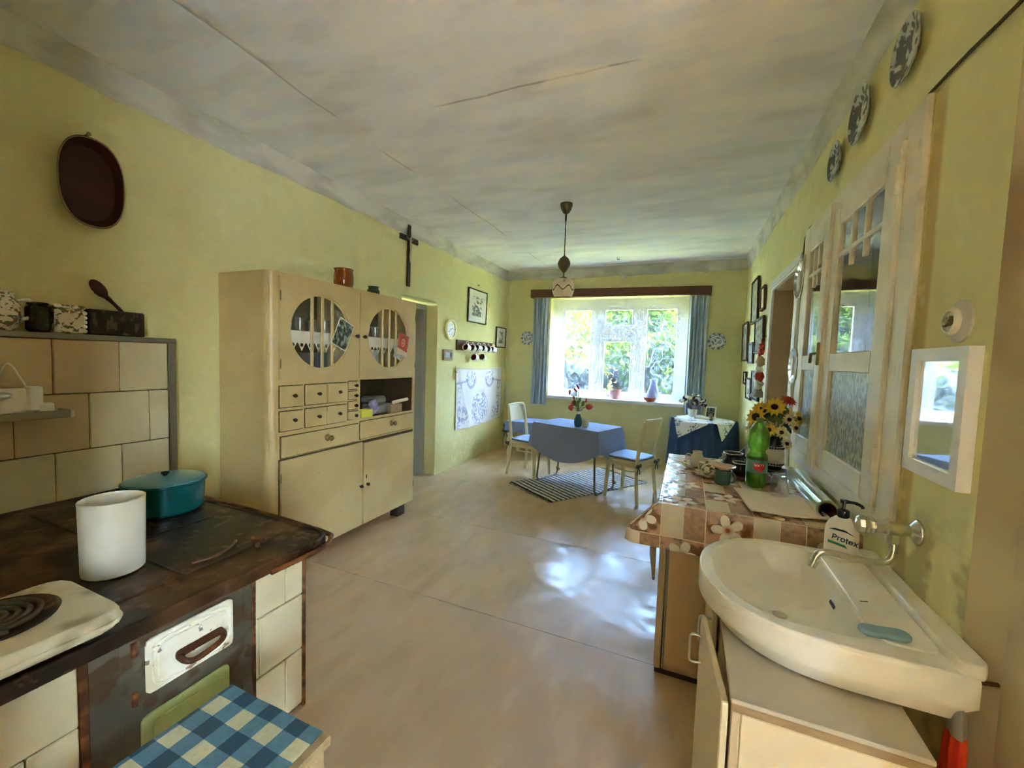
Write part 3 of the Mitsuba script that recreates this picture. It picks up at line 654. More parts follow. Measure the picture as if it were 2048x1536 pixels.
for a, b, za, zb in ((1.83, 1.998, 1.140, 1.275), (1.83, 1.998, .985, 1.110), (2.022, 2.196, 1.140, 1.277), (2.022, 2.196, .985, 1.112), (2.204, 2.385, 1.140, 1.278), (2.204, 2.385, .985, 1.112)):
    drw.append((a, b, za, zb, (a+b)/2+.005, (za+zb)/2+.005, 0))
for i in range(4): drw.append((2.408, 2.500+.006*(i == 3), 1.225-.078*i, 1.285-.078*i, 2.462, 1.255-.078*i, 0))
drw += [(1.838, 2.512, .812, .946, 2.20, .890, 1), (2.536, 3.215, .820, .958, 2.90, .905, 1)]
for i, (a, b, za, zb, ky, kz, big) in enumerate(drw):
    k = obj(D+'__drawer', cbox(DXF-.03, fx-(.004 if i not in (4, 9) else -.006), a, b, za, zb, .003), 'mat_cream'); knob(k, ky, kz, .012, big)
    obj(k+'__shadow_gap', box(DXF-.0, DXF+.0008, a-.006, b+.006, za-.006, zb+.006), 'mat_gap')
for a, b, ky, tilt in ((1.83, 2.555, 2.528, 0), (2.572, 3.222, 2.600, .012)):
    k = obj(D+'__door', cbox(DXF-.002, fx, a, b, .115, .792-tilt, .003), 'mat_cream'); knob(k, ky, .44, .013)
    obj(k+'__shadow_gap', box(DXF, DXF+.0008, a-.008, b+.008, .112, .803), 'mat_gap')
    hy = a-.002 if a < 2 else b+.001
    for z in (.28, .68): obj(k+'__hinge', tube([[fx, hy, z-.03], [fx, hy, z+.03]], .005, 8), 'mat_brass')
obj(D+'__keyhole', cbox(fx-.001, fx+.002, 2.592, 2.602, .49, .52, .001), 'mat_black')
# inside: shelf with a white scalloped edging, glasses, things in the open niche
for a, b in ((1.862, 2.483), (2.532, 3.198)):
    k = obj(D+'__shelf', box(-2.80, DXF-.05, a, b, 1.630, 1.645), 'mat_oldwood')
    n = 9; pol = sbox(a, 1.565, b, 1.642); w_ = (b-a)/n
    teeth = [Polygon([(a+w_*i, 1.566), (a+w_*(i+1), 1.566), (a+w_*(i+.72), 1.535), (a+w_*(i+.5), 1.505), (a+w_*(i+.28), 1.535)]).difference(Point(a+w_*(i+.5), 1.548).buffer(.013)) for i in range(n)]
    m = prism(unary_union([pol]+teeth), .001); u, v, w = m.vertices.T
    p = obj(k+'__edging', TM(np.stack([DXF-.047+w, u, v], 1), m.faces), 'mat_lacepaper'); plab(p, 'white paper edging with cut points')
tumbler = lathe([(0, .004), (.028, .004), (.03, 0), (.036, .10), (.034, .10), (.028, .008)], 20)
tp = mikit.ply(tumbler, 'mat_thickglass', True)
ORD = ['first', 'second', 'third', 'fourth', 'fifth', 'sixth', 'seventh', 'eighth', 'ninth']
for i_, y in enumerate((1.95, 2.05, 2.16, 2.27, 2.38, 2.62, 2.72, 2.83, 2.94)):
    k = thing('tumbler', ORD[i_]+' clear drinking glass from the left on the upper shelf behind the round panes', 'glass', 'glasses on the upper dresser shelf'); scene[k] = {**tp, 'to_world': T().translate([-2.60, y, 1.646])}
single('storage_tin', cbox(-2.66, -2.52, 2.10, 2.34, 1.346, 1.50, .008), 'mat_paneback', 'dull grey tin at the bottom of the dresser behind the left round pane', 'tin')
single('glass_jar', X(lathe([(0, 0), (.035, 0), (.037, .01), (.037, .15), (.028, .17), (.028, .19), (0, .19)], 20), (-2.52, 2.75, 1.346)), 'mat_thickglass', 'tall clear jar behind the right round pane of the dresser', 'jar', True)
def card(name, y, z, w, h, rot, mat, label, border=None, x=None, back='mat_paper'):
    x = DXF+.0185 if x is None else x
    k = thing(name, label, 'picture card')
    def mk(wd, ht, dx, th):
        m = box(-wd/2, wd/2, -ht/2, ht/2, 0, th); m = X(m, rz=rot); u, v, w_ = m.vertices.T
        return TM(np.stack([x+dx+w_, y+u, z+v], 1), m.faces), np.asarray(box(-1, 1, -1, 1, 0, 1).vertices)[:, :2]
    m, uv = mk(w, h, 0, .0012); scene[k+'__sheet'] = mikit.ply(m, back)
    b = border or 0
    m, uv = mk(w-2*b, h-2*b, .0013, .0006); scene[k+'__print'] = mikit.ply(m, mat, False, uv=uv)
card('photo_card', 2.335, 1.640, .155, .215, -.42, 'mat_bwphoto', 'black and white photo card with white border tucked against the left round pane', .008)
card('portrait_card', 3.035, 1.595, .145, .185, -.22, 'mat_portrait', 'reddish portrait card tucked against the right round pane', .002)
card('pale_card', 2.985, 1.53, .11, .13, -.35, 'mat_paleprint', 'pale card partly hidden behind the reddish portrait card', .004, x=DXF+.0145)
single('leaning_print', X(box(0, .003, -.04, .04, 0, .19), (-2.47, 2.80, 1.347), ry=-.05), 'mat_paleprint', 'narrow pale print leaning inside behind the right round pane', 'print', uv=np.asarray(box(-1, 1, -1, 1, -1, 1).vertices)[:, 1:])
# niche contents
k = thing('yellow_box', 'small open yellow box at the front left of the dresser niche', 'box')
obj(k+'__body', cat(box(-2.42, -2.375, 2.545, 2.547, .986, 1.045), cbox(-2.44, -2.378, 2.545, 2.665, .986, .99), cbox(-2.380, -2.376, 2.545, 2.672, .988, 1.05), cbox(-2.44, -2.436, 2.545, 2.67, .988, 1.05), cbox(-2.44, -2.376, 2.668, 2.672, .988, 1.05)), 'mat_yellowbox')
single('paper_roll', X(lathe([(0, 0), (.03, 0), (.03, .14), (.024, .14), (.024, .13), (0, .13)], 24), (-2.55, 2.61, .986)), 'mat_white', 'small white upright roll at the back left of the dresser niche', 'roll', 30)
m = blob((-2.43, 2.735, 1.052), .055, 3, .5, 4, (.7, .8, 1.05)); single('plastic_bag', m, 'mat_lilac', 'crumpled lilac plastic bag beside the yellow box in the niche', 'bag', 40)
single('scale_tray', cat(cbox(-2.62, -2.45, 2.80, 3.05, .986, 1.06, .01), cbox(-2.66, -2.5, 2.82, 3.0, 1.06, 1.13, .02)), 'mat_rubbergrey', 'dull grey kitchen gadget at the back of the dresser niche', 'gadget')
single('rolled_paper', X(tube([[0, 0, 0], [0, .20, .015]], .016, 12), (-2.42, 2.98, 1.075)), 'mat_paper', 'pale rolled paper lying across the right side of the niche', 'paper roll', 40)
single('wooden_block', cbox(-2.44, -2.395, 2.92, 3.08, .986, 1.06, .004), 'mat_edgewood', 'flat wooden block under the rolled paper in the niche', 'block')
# on top of the dresser
k = thing('clay_pot', 'brown glazed clay pot with two ear handles on top of the dresser', 'pot')
px, py = -2.52, 2.49
obj(k+'__body', X(lathe([(0, 0), (.052, 0), (.066, .012), (.074, .05), (.074, .10), (.067, .135), (.070, .152), (.073, .156), (.068, .158), (.06, .135), (.064, .10), (.062, .05), (.05, .02), (0, .015)], 36), (px, py, DZ1)), 'mat_pot_brown', True)
for s in (-1, 1): obj(k+'__handle', tube(spline([[px-.02*s, py+s*.066, DZ1+.125], [px-.03*s, py+s*.094, DZ1+.135], [px-.03*s, py+s*.098, DZ1+.112], [px-.02*s, py+s*.072, DZ1+.095]]), .007, 8), 'mat_pot_brown', True)
px, py = -2.50, 2.80
single('small_green_pot', X(lathe([(0, 0), (.035, 0), (.05, .018), (.053, .035), (.042, .055), (.038, .062), (.047, .074), (.043, .074), (.034, .06), (.045, .035), (.03, .01), (0, .008)], 32), (px, py, DZ1)), 'mat_pot_green', 'small dark green squat pot on top of the dresser', 'pot', True)
single('top_papers', cat(X(box(-.10, .10, -.14, .14, 0, .004), (-2.58, 3.02, DZ1), rz=.2), X(box(-.09, .09, -.12, .12, .004, .007), (-2.55, 3.06, DZ1), rz=-.1)), 'mat_paper', 'loose white papers lying flat on top of the dresser', 'papers')

# ---------------------------------------------------------------- hung on the left wall
L_ = lambda a, z, off=0: wallmap('L', a, z, off)
k = thing('baking_dish', 'oval dark brown dish with a pale rim hanging from a nail on the left wall', 'dish')
dprof = []
N = 56; ang = np.arange(N)*2*PI/N; base = np.stack([np.sign(np.cos(ang))*np.abs(np.cos(ang))**.85*.125, np.sign(np.sin(ang))*np.abs(np.sin(ang))**.8*.215], 1)
lv = [(.72, .002, 0), (.86, .006, 0), (1.0, .06, 0), (1.03, .066, 1), (.98, .068, 1), (.95, .060, 0), (.84, .022, 0), (.0, .018, 0)]
V = np.concatenate([np.column_stack([base*s, np.full(N, z)]) for s, z, _ in lv]); F = []
for i in range(len(lv)-1):
    for j in range(N): q = [i*N+j, i*N+(j+1) % N, (i+1)*N+(j+1) % N, (i+1)*N+j]; F += [[q[0], q[1], q[2]], [q[0], q[2], q[3]]]
obj(k+'__bowl', L_(1.125, 2.315, .004)(TM(V, F)), 'mat_wicker', 35)
obj(k+'__rim', L_(1.125, 2.315, .004)(tube(np.column_stack([base*1.0, np.full(N, .064)]), .0042, 8, closed=True)), 'mat_wickerrim', True)
k = thing('wall_nail', 'nail in the left wall holding the oval brown dish', 'nail')
scene[k] = mikit.ply(cat(tube([[XL-.01, 1.125, 2.553], [XL+.045, 1.125, 2.558]], .005, 8), X(lathe([(0, 0), (.009, 0), (.009, .003), (0, .004)], 12), (XL+.045, 1.125, 2.558), ry=PI/2)), 'mat_brass')
k = thing('crucifix', 'dark wooden crucifix with a small pale metal figure above the dresser', 'crucifix')
w_ = L_(3.755, 2.59)
obj(k+'__cross', w_(cat(cbox(-.025, .025, -.335, .325, 0, .022), cbox(-.155, .155, .145, .20, .001, .0235))), 'mat_darkwood')
fig = cat(blob((0, .178, .035), .014, 2), tube([[0, .165, .032], [0, .10, .036], [.004, .06, .036], [-.004, -.02, .034], [.002, -.075, .032]], [.009, .014, .012, .011, .006], 8), tube(spline([[-.06, .185, .028], [-.02, .155, .034], [.0, .15, .034], [.02, .155, .034], [.06, .185, .028]], 4), [.004]*17, 6))
obj(k+'__figure', w_(fig), 'mat_chrome_dull', True)
def framed(side, a, z, w, h, mat, label, fmat='mat_darkwood', fw=.016, d=.02, tilt=0, lean=0.02, cat_='picture', group=None, name='framed_picture'):
    k = thing(name, label, cat_, group); g = wallmap(side, a, z)
    def put(m): return g(X(m, rz=tilt, rx=0))
    def lean_(m): v = np.array(m.vertices); v[:, 2] += (v[:, 1]+h/2)*lean; return TM(v, m.faces)
    pol = sbox(-w/2, -h/2, w/2, h/2).difference(sbox(-w/2+fw, -h/2+fw, w/2-fw, h/2-fw))
    scene[k+'__frame'] = mikit.ply(put(lean_(prism(pol, d))), fmat)
    b = box(-w/2+fw*.9, w/2-fw*.9, -h/2+fw*.9, h/2-fw*.9, .001, d*.6)
    scene[k+'__print'] = mikit.ply(put(lean_(b)), mat, False, uv=np.asarray(box(-1, 1, -1, 1, 0, 1).vertices)[:, :2])
    return k
framed('L', 5.372, 2.24, .57, .48, 'mat_etching', 'larger framed etching of a hill town on the left wall above the mug rack')
k = 'framed_picture'
single('picture_nail', cat(tube([[XL-.01, 5.37, 2.545], [XL+.03, 5.37, 2.55]], .005, 6), blob((XL+.03, 5.37, 2.55), .011, 1)), 'mat_brass', 'nail above the larger framed etching on the left wall', 'nail')
framed('L', 6.215, 1.845, .37, .335, 'mat_etching', 'smaller dark framed print on the left wall near the far corner')
framed('L', 4.585, 1.525, .21, .135, 'mat_paleprint', 'tiny square picture in a thick brown frame below the wall clock', 'mat_edgewood', .032, .03)
# clock
k = thing('wall_clock', 'round cream wall clock with a white dial on the left wall', 'clock'); g = L_(4.645, 1.86)
obj(k+'__case', g(lathe([(0, .0), (.10, 0), (.138, .018), (.140, .03), (.128, .04), (.10, .034), (.096, .022), (0, .02)], 48)), 'mat_clockrim', 35)
obj(k+'__dial', g(lathe([(0, .021), (.096, .021), (.096, .023), (0, .024)], 48)), 'mat_white')
tk = cat(*[X(box(-.002, .002, .075, .088, .0242, .0252), rz=-i*PI/6) for i in range(12)]); hk = obj(k+'__hour_mark', g(tk), 'mat_black'); labels[hk] = {'kind': 'stuff'}
for ang_, ln, wd in ((-1.25, .045, .003), (2.2, .068, .0022)): obj(k+'__hand', g(X(box(-wd, wd, -.012, ln, .0255, .0268), rz=ang_)), 'mat_black')
nums = []
for i in range(1, 13):
    t_ = meshkit.text_mesh(str(i), .014, .0008); c_ = t_.bounds.mean(0); nums.append(X(t_, (-c_[0]+.062*math.sin(i*PI/6), -c_[1]+.062*math.cos(i*PI/6), .0243)))
obj(k+'__numeral', g(cat(*nums)), 'mat_black')
# mug rack
k = thing('mug_rack', 'brown wooden mug rack board on the left wall', 'rack')
obj(k+'__board', L_(5.36, 1.665)(cbox(-.55, .55, -.07, .07, 0, .022)), 'mat_brownwood')
ym = [4.935, 5.10, 5.27, 5.44, 5.60, 5.76]
for y in ym: obj(k+'__peg', tube([[XL+.02, y, 1.70], [XL+.06, y, 1.70], [XL+.075, y, 1.715]], .006, 8), 'mat_brass')
def mug_mesh(): return lathe([(0, 0), (.036, 0), (.043, .008), (.045, .05), (.042, .088), (.0385, .088), (.041, .05), (.038, .012), (0, .009)], 28)
def mug_handle(r=.044, h=.045): return tube(spline([[r-.004, 0, h+.025], [r+.022, 0, h+.024], [r+.03, 0, h], [r+.02, 0, h-.025], [r-.004, 0, h-.026]], 5), .005, 8)
mb = mikit.ply(mug_mesh(), 'mat_white', True); mi_ = mikit.ply(lathe([(.0405, .087), (.0403, .05), (.037, .013), (0, .010)], 28), 'mat_brownwood', True); mh = mikit.ply(mug_handle(), 'mat_white', True)
for i, (y, dz) in enumerate([(q, 0) for q in ym]+[(5.18, -.135), (5.42, -.125)]):
    k = thing('hanging_mug', (ORD[i]+' white mug from the left in the row hanging on the mug rack') if i < 6 else ('left', 'right')[i-6]+' of the two white mugs hanging lower, below the row on the rack', 'mug', 'mugs hanging on the rack')
    tw = T().translate([XL+.085, y+.02, 1.655+dz-.02]).rotate([0, 0, 1], -90+12*math.sin(i*2.1)).rotate([0, 1, 0], 78).rotate([0, 0, 1], 180).scale(1.12).translate([0, 0, -.05])
    scene[k+'__cup'] = {**mb, 'to_world': tw}; scene[k+'__lining'] = {**mi_, 'to_world': tw}; scene[k+'__handle'] = {**mh, 'to_world': tw}
# embroidered cloth on a cord
k = thing('embroidered_wall_cloth', 'white wall hanging embroidered in blue with a basket of flowers on the left wall', 'wall hanging')
def f(u, v):
    y = 4.825+1.45*u; z = 1.345-.022*np.sin(PI*u)-.84*v*(1-.03*u)
    w = .012+.008*v*np.sin(u*26+v*2)*(1-u*.4)+.02*np.exp(-((u-.06-.45*v)/.05)**2)*(1-v)+.014*np.exp(-((u-.03-.25*v)/.03)**2)
    return XL+w, y, z
obj(k+'__cloth', sheet(f, 90, 40, -.003), 'mat_embroidery', True)
obj(k+'__cord', tube(spline([[XL+.018, 4.79, 1.385], [XL+.02, 4.83, 1.35], [XL+.018, 5.5, 1.33], [XL+.018, 6.27, 1.352]]), .004, 6), 'mat_hem', True)
obj(k+'__tassel', cat(tube([[XL+.02, 4.79, 1.38], [XL+.022, 4.782, 1.31], [XL+.022, 4.775, 1.20]], [.006, .016, .012], 8), blob((XL+.024, 4.782, 1.30), .02, 2, .3, 2)), 'mat_oldwood')
# hairline crack of the plaster above the dresser, the crumbled plaster at the foot of the wall
pts = spline([[3.10, 2.36], [3.02, 2.28], [3.07, 2.20], [2.99, 2.12], [2.95, 2.02]]); 
# ================================================================ STOVE CORNER
SX = -1.43
S = thing('tiled_stove', 'old cream tiled kitchen range with a dark iron cooking plate against the left wall', 'stove')
SPX, SY1 = -2.76, 1.212
obj(S+'__body', box(SPX, SX-.012, YN, SY1-.012, 0, .70), 'mat_grout')
# iron front with the doors
obj(S+'__front_panel', cat(cbox(SX-.02, SX+.002, .524, .992, .02, .70, .003), cbox(SX, SX+.007, .60, .95, .27, .672, .003)), 'mat_iron')
for q in (cbox(SX-.016, SX+.006, .516, .534, 0, .70, .002), cbox(SX-.016, SX+.005, .984, .998, 0, .70, .002)): obj(S+'__corner_strip', q, 'mat_rust')
obj(S+'__corner_strip', cat(cbox(SX-.016, SX+.008, 1.203, 1.215, 0, .70, .003), cbox(SX-.03, SX+.004, 1.2, 1.217, 0, .70, .003)), 'mat_rust')
# ceramic tiles of the front: (y0, y1, z0, z1)
rows = [(.497, .683), (.262, .492), (.018, .257)]
tl = [(.999, 1.122, *rows[0]), (1.126, 1.202, *rows[0]), (.999, 1.013, *rows[1]), (1.017, 1.202, *rows[1]), (.999, 1.122, *rows[2]), (1.126, 1.202, *rows[2]),
      (.25, .514, .49, .672), (-.02, .246, .49, .672), (-.29, -.024, .49, .672), (.42, .514, .25, .486), (.15, .416, .25, .486), (-.12, .146, .25, .486), (.25, .514, .02, .246), (-.02, .246, .02, .246)]
for a, b, za, zb in tl: obj(S+'__tile', cbox(SX-.014, SX+.001, a, b, za, zb, .003), 'mat_tile')
for j in range(2):
    for i in range(5):
        obj(S+'__tile', cbox(SX-.018-.255*(i+1), SX-.022-.255*i, SY1-.014, SY1+.001, .02+.335*j, .35+.335*j, .003), 'mat_tile')
# oven door, drawer of the ash pan
def slab(x, y0, y1, z0, z1, d, r): m = pillow(rrect(y1-y0, z1-z0, r, (y0+y1)/2, (z0+z1)/2), 0, d, min(d*.45, .006)); u, v, w = m.vertices.T; return TM(np.stack([x+w, u, v], 1), m.faces)
k = S+'__oven_door'
scene[k] = mikit.ply(slab(SX+.006, .655, .908, .472, .640, .012, .014), 'mat_enamel', 40); plab(k, 'white enamelled oven door with rust spots')
obj(k+'__moulding', cat(slab(SX+.018, .682, .884, .497, .615, .006, .022), tube(np.array([[SX+.019, .782+.112*math.copysign(abs(math.cos(t))**.35, math.cos(t)), .556+.07*math.copysign(abs(math.sin(t))**.35, math.sin(t))] for t in np.arange(40)*PI/20]), .003, 6, True)), 'mat_enamel', 40)
obj(k+'__handle', tube(spline([[SX+.022, .735, .545], [SX+.05, .74, .535], [SX+.06, .765, .528], [SX+.06, .83, .536], [SX+.05, .855, .548], [SX+.022, .858, .555]], 6), .009, 10), 'mat_rust', True)
obj(k+'__handle_plate', slab(SX+.023, .725, .868, .538, .565, .005, .012), 'mat_rust', 40)
for z in (.46, .61): obj(k+'__hinge', tube([[SX+.01, .63, z], [SX+.01, .63, z+.04]], .008, 8), 'mat_rust')
k = S+'__ash_door'
scene[k] = mikit.ply(slab(SX+.004, .642, .895, .255, .410, .012, .016), 'mat_green_enamel', 40); plab(k, 'pale green enamelled lower door')
obj(k+'__moulding', slab(SX+.016, .668, .872, .277, .385, .006, .02), 'mat_green_enamel', 40)
# cooking plate with its rings, lids and rail
pz0, pz1 = .70, .745
pl = unary_union([sbox(SPX, YN, SX+.03, 1.235), rrect(.5, .5, .085, SX+.088-.25, 1.288-.25), sbox(SPX, .9, -1.7, 1.288), sbox(-1.7, YN, SX+.080, 1.1)])
obj(S+'__cooking_plate', pillow(pl, pz0, pz1-.006, .008) if False else prism(pl, .036, pz0), 'mat_stovetop')
rim = np.array(pl.buffer(-.008).exterior.simplify(.002).coords)[:-1]
obj(S+'__plate_rim', tube(np.column_stack([np.array([pl.buffer(-.009).exterior.interpolate(i/140, normalized=True).coords[0] for i in range(140)]), np.full(140, pz1-.010)]), .009, 8, True), 'mat_stovetop', True)
for x0, x1, y0, y1 in ((-2.66, -1.52, -.22, .30), (-2.66, -1.52, .315, .80), (-2.66, -1.95, .815, 1.17), (-1.935, -1.52, .815, 1.17)):
    obj(S+'__plate_section', cbox(x0, x1, y0, y1, pz1-.012, pz1-.003, .003), 'mat_stovetop')
for cx, cy in ((-1.73, .56), (-2.32, .56)):
    for r0, r1 in ((0, .05), (.053, .09), (.093, .13)): obj(S+'__ring', X(lathe([(max(r0, .0), 0), (r1, 0), (r1, .0035), (r0, .0045)], 40), (cx, cy, pz1-.004)), 'mat_stovetop', 30)
obj(S+'__damper_lever', tube(spline([[-1.56, .86, pz1+.004], [-1.53, .92, pz1+.012], [-1.56, .99, pz1+.008], [-1.60, 1.04, pz1+.004]]), .006, 8), 'mat_rust', True)
rl = spline([[SX+.092, .995, .705], [SX+.097, 1.10, .705], [SX+.097, 1.22, .706], [SX+.06, 1.292, .708], [SX-.02, 1.318, .712], [-1.9, 1.325, .722], [-2.6, 1.325, .724]], 8)
obj(S+'__rail', tube(rl, .010, 10), 'mat_rust', True)
obj(S+'__rail_bracket', cat(tube([[SX+.0, 1.20, .705], [SX+.05, 1.21, .70], [SX+.105, 1.215, .712]], .009, 8), tube([[-1.9, 1.22, .705], [-1.9, 1.325, .722]], .009, 8)), 'mat_rust')
obj(S+'__stop_cock', cat(tube([[SX-.10, 1.08, pz1], [SX-.10, 1.08, pz1+.012]], .016, 10), tube([[SX-.13, 1.075, pz1+.012], [SX-.07, 1.085, pz1+.012]], .005, 8), blob((SX-.06, 1.05, pz1+.006), .01, 1)), 'mat_rust')
# tiled splash behind the stove, framed in metal
K = thing('tiled_splashback', 'tall splashback of cream wall tiles in a metal frame behind the stove', 'splashback')
obj(K+'__core', box(XL, SPX-.008, YN, 1.43, .70, 1.536), 'mat_grout')
zr = [(1.262, 1.522), (.979, 1.256), (.70, .973)]
jo = [[-.30, -.058, .192, .442, .694, .9425, 1.192, 1.413], [-.30, -.178, .066, .316, .566, .813, 1.068, 1.320, 1.413], [-.30, -.058, .192, .442, .694, .9405, 1.194, 1.413]]
for (za, zb), js in zip(zr, jo):
    for a, b in zip(js[:-1], js[1:]):
        obj(K+'__tile', cbox(SPX-.012, SPX+.001+.0012*rng.uniform(-1, 1), a+.0022, b-.0022, za, zb, .003), 'mat_tile_warm' if za > .97 and b < 1.25 else 'mat_tile')
obj(K+'__frame', cat(cbox(XL, SPX+.012, YN, 1.449, 1.524, 1.552, .003), cbox(XL, SPX+.012, 1.413, 1.449, .745, 1.5239, .003)), 'mat_alu')
# things on its ledge (top at z = 1.552)
LZ, LX = 1.552, -2.815
k = thing('floral_jug', 'white jug with a floral pattern at the left end of the splashback ledge', 'jug')
obj(k+'__body', X(lathe([(0, 0), (.042, 0), (.046, .006), (.064, .035), (.072, .075), (.066, .115), (.048, .148), (.044, .158), (.049, .172), (.044, .172), (.04, .158), (.06, .115), (.066, .075), (.04, .012), (0, .01)], 36), (LX, .798, LZ)), 'mat_floral', True)
obj(k+'__handle', tube(spline([[LX, .853, LZ+.135], [LX, .893, LZ+.145], [LX, .911, LZ+.11], [LX, .895, LZ+.07], [LX, .864, LZ+.052]]), .008, 10), 'mat_porcelain', True)
k = thing('dark_canister', 'narrow dark glazed canister between the floral jug and the floral box', 'canister')
obj(k+'__body', cbox(LX-.045, LX+.045, .886, .950, LZ, LZ+.125, .012), 'mat_darktin', 40); obj(k+'__lid', cbox(LX-.04, LX+.04, .890, .946, LZ+.125, LZ+.138, .006), 'mat_darktin')
k = thing('floral_box', 'white square ceramic box with a brown floral pattern and scalloped corner on the ledge', 'box')
obj(k+'__body', cbox(LX-.05, LX+.05, .957, 1.066, LZ, LZ+.118, .006), 'mat_floral'); obj(k+'__lid', cbox(LX-.052, LX+.052, .955, 1.068, LZ+.119, LZ+.138, .005), 'mat_floral')
for i in range(5): obj(k+'__corner_bead', X(blob((0, 0, 0), .010, 1), (LX+.048, 1.063, LZ+.015+.022*i)), 'mat_porcelain', True)
k = thing('carved_box', 'dark carved box at the right end of the splashback ledge', 'box')
obj(k+'__body', cat(cbox(LX-.05, LX+.05, 1.080, 1.310, LZ, LZ+.13, .006), cbox(LX+.048, LX+.054, 1.20, 1.30, LZ+.01, LZ+.12, .004)), 'mat_darktin')
k = thing('wooden_spoon', 'dark wooden spoon standing up out of the carved box', 'spoon')
m = tube([[LX, 1.232, LZ+.13], [LX+.004, 1.20, LZ+.165], [LX+.008, 1.165, LZ+.20]], [.009, .008, .012], 8)
b = X(blob((0, 0, 0), 1, 3, sc=(.016, .028, .05)), (LX+.008, 1.135, LZ+.238), rx=.62); scene[k] = mikit.ply(cat(m, b), 'mat_wicker', 40)
# steel shelf with chargers
k = thing('steel_shelf', 'narrow steel shelf fixed to the tiled splashback', 'shelf')
obj(k+'__tray', cat(box(SPX, SPX+.15, .20, .955, 1.172, 1.176), cbox(SPX+.145, SPX+.151, .20, .955, 1.165, 1.20, .002), cbox(SPX+.01, SPX+.15, .95, .956, 1.166, 1.196, .002)), 'mat_steel')
obj(k+'__end_clip', cbox(SPX+.143, SPX+.154, .945, .958, 1.163, 1.199, .002), 'mat_chrome')
k = thing('power_adapter', 'white block power adapter with a thin cable standing on the steel shelf', 'adapter')
obj(k+'__body', cbox(SPX+.05, SPX+.11, .72, .845, 1.177, 1.30, .006), 'mat_white')
obj(k+'__plug', cbox(SPX+.085, SPX+.145, .820, .862, 1.205, 1.31, .004), 'mat_white')
obj(k+'__cable', tube(spline([[SPX+.10, .825, 1.309], [SPX+.105, .805, 1.35], [SPX+.10, .785, 1.40], [SPX+.10, .765, 1.405], [SPX+.095, .745, 1.34], [SPX+.09, .742, 1.27]]), .0035, 6), 'mat_paper', True)
single('charger_cube', cbox(SPX+.105, SPX+.146, .845, .895, 1.177, 1.235, .004), 'mat_white', 'small white charger cube on the steel shelf beside the larger adapter', 'charger')
k = thing('chrome_ladle', 'shiny chrome ladle bowl at the left edge above the steel shelf', 'ladle')
obj(k+'__bowl', X(blob((0, 0, 0), 1, 3, sc=(.04, .085, .025)), (SPX+.10, .700, 1.272)), 'mat_chrome', True); obj(k+'__handle', tube([[SPX+.10, .64, 1.285], [SPX+.10, .55, 1.33]], .006, 8), 'mat_chrome')
single('dark_bottle_cap', X(lathe([(0, 0), (.02, 0), (.022, .04), (.016, .05), (0, .05)], 20), (SPX+.03, .745, 1.30)), 'mat_black', 'dark round cap at the left edge above the steel shelf', 'cap', 30)
single('dark_flask', X(lathe([(0, 0), (.03, 0), (.032, .10), (.02, .125), (0, .125)], 20), (SPX+.03, .745, 1.176)), 'mat_black', 'dark flask under the round cap on the steel shelf', 'flask', 30)
# pans on the stove
k = thing('teal_pot', 'wide teal enamel pot with a lid at the back of the cooking plate', 'pot'); c = (-2.215, 1.115, pz1-.001)
obj(k+'__body', X(lathe([(0, 0), (.130, 0), (.143, .012), (.147, .06), (.151, .128), (.159, .134), (.159, .140), (.147, .140), (.143, .06), (.13, .012), (0, .01)], 56), c), 'mat_teal', 40)
obj(k+'__lid', X(lathe([(.150, .1405), (.152, .145), (.14, .149), (.09, .156), (.03, .160), (0, .161)], 56), c), 'mat_teal_lid', True)
obj(k+'__lid_knob', X(lathe([(.010, .158), (.008, .166), (.016, .171), (.014, .177), (0, .179)], 24), c), 'mat_black', True)
for s in (-1, 1):
    a_ = 1.9 if s < 0 else -1.24
    d1 = np.array([math.cos(a_), math.sin(a_), 0]); d2 = np.array([-d1[1], d1[0], 0]); cc = np.array(c)+[0, 0, .11]
    obj(k+'__handle', tube(spline([cc+d1*.146+d2*.05, cc+d1*.178+d2*.04, cc+d1*.186, cc+d1*.178-d2*.04, cc+d1*.146-d2*.05]), .007, 8), 'mat_teal', True)
k = thing('white_canister', 'tall glossy white cylinder utensil jar standing on the cooking plate', 'canister'); c = (-1.745, .726, pz1)
obj(k+'__body', X(lathe([(0, 0), (.074, 0), (.080, .005), (.081, .02), (.084, .235), (.085, .246), (.081, .248), (.078, .24), (.075, .02), (0, .015)], 56), c), 'mat_canister', 40)
k = thing('hot_plate', 'cream electric hot plate with a dark spiral ring in front on the cooking plate', 'hot plate')
m = pillow(rrect(.34, .62, .05, -1.50, .27), .765, .815, .014, 5)
obj(k+'__housing', m, 'mat_hotplate', 40)
obj(k+'__skirt', pillow(rrect(.352, .632, .055, -1.50, .27), .776, .790, .004), 'mat_hotplate', 40)
for x, y in ((-1.62, .03), (-1.38, .03), (-1.62, .52), (-1.38, .52)): obj(k+'__foot', X(lathe([(0, 0), (.02, 0), (.022, .03), (0, .03)], 14), (x, y, pz1-.002)), 'mat_black')
obj(k+'__ring_dish', X(lathe([(0, .0), (.115, .0), (.118, .006), (.108, .006), (.10, .002), (0, .002)], 44), (-1.53, .40, .8145)), 'mat_stovetop', True)
sp = [[-1.53+(.02+.078*t/(4*2*PI))*math.cos(t), .40+(.02+.078*t/(4*2*PI))*math.sin(t), .823] for t in np.linspace(0, 8*PI, 150)]
obj(k+'__heating_coil', tube(sp, .0068, 6), 'mat_iron', True)
single('fire_poker', tube(spline([[-2.62, -.05, pz1+.006], [-2.3, .15, pz1+.008], [-2.0, .42, pz1+.007]]), .007, 8), 'mat_steel', 'steel poker lying on the cooking plate behind the hot plate', 'poker', True)
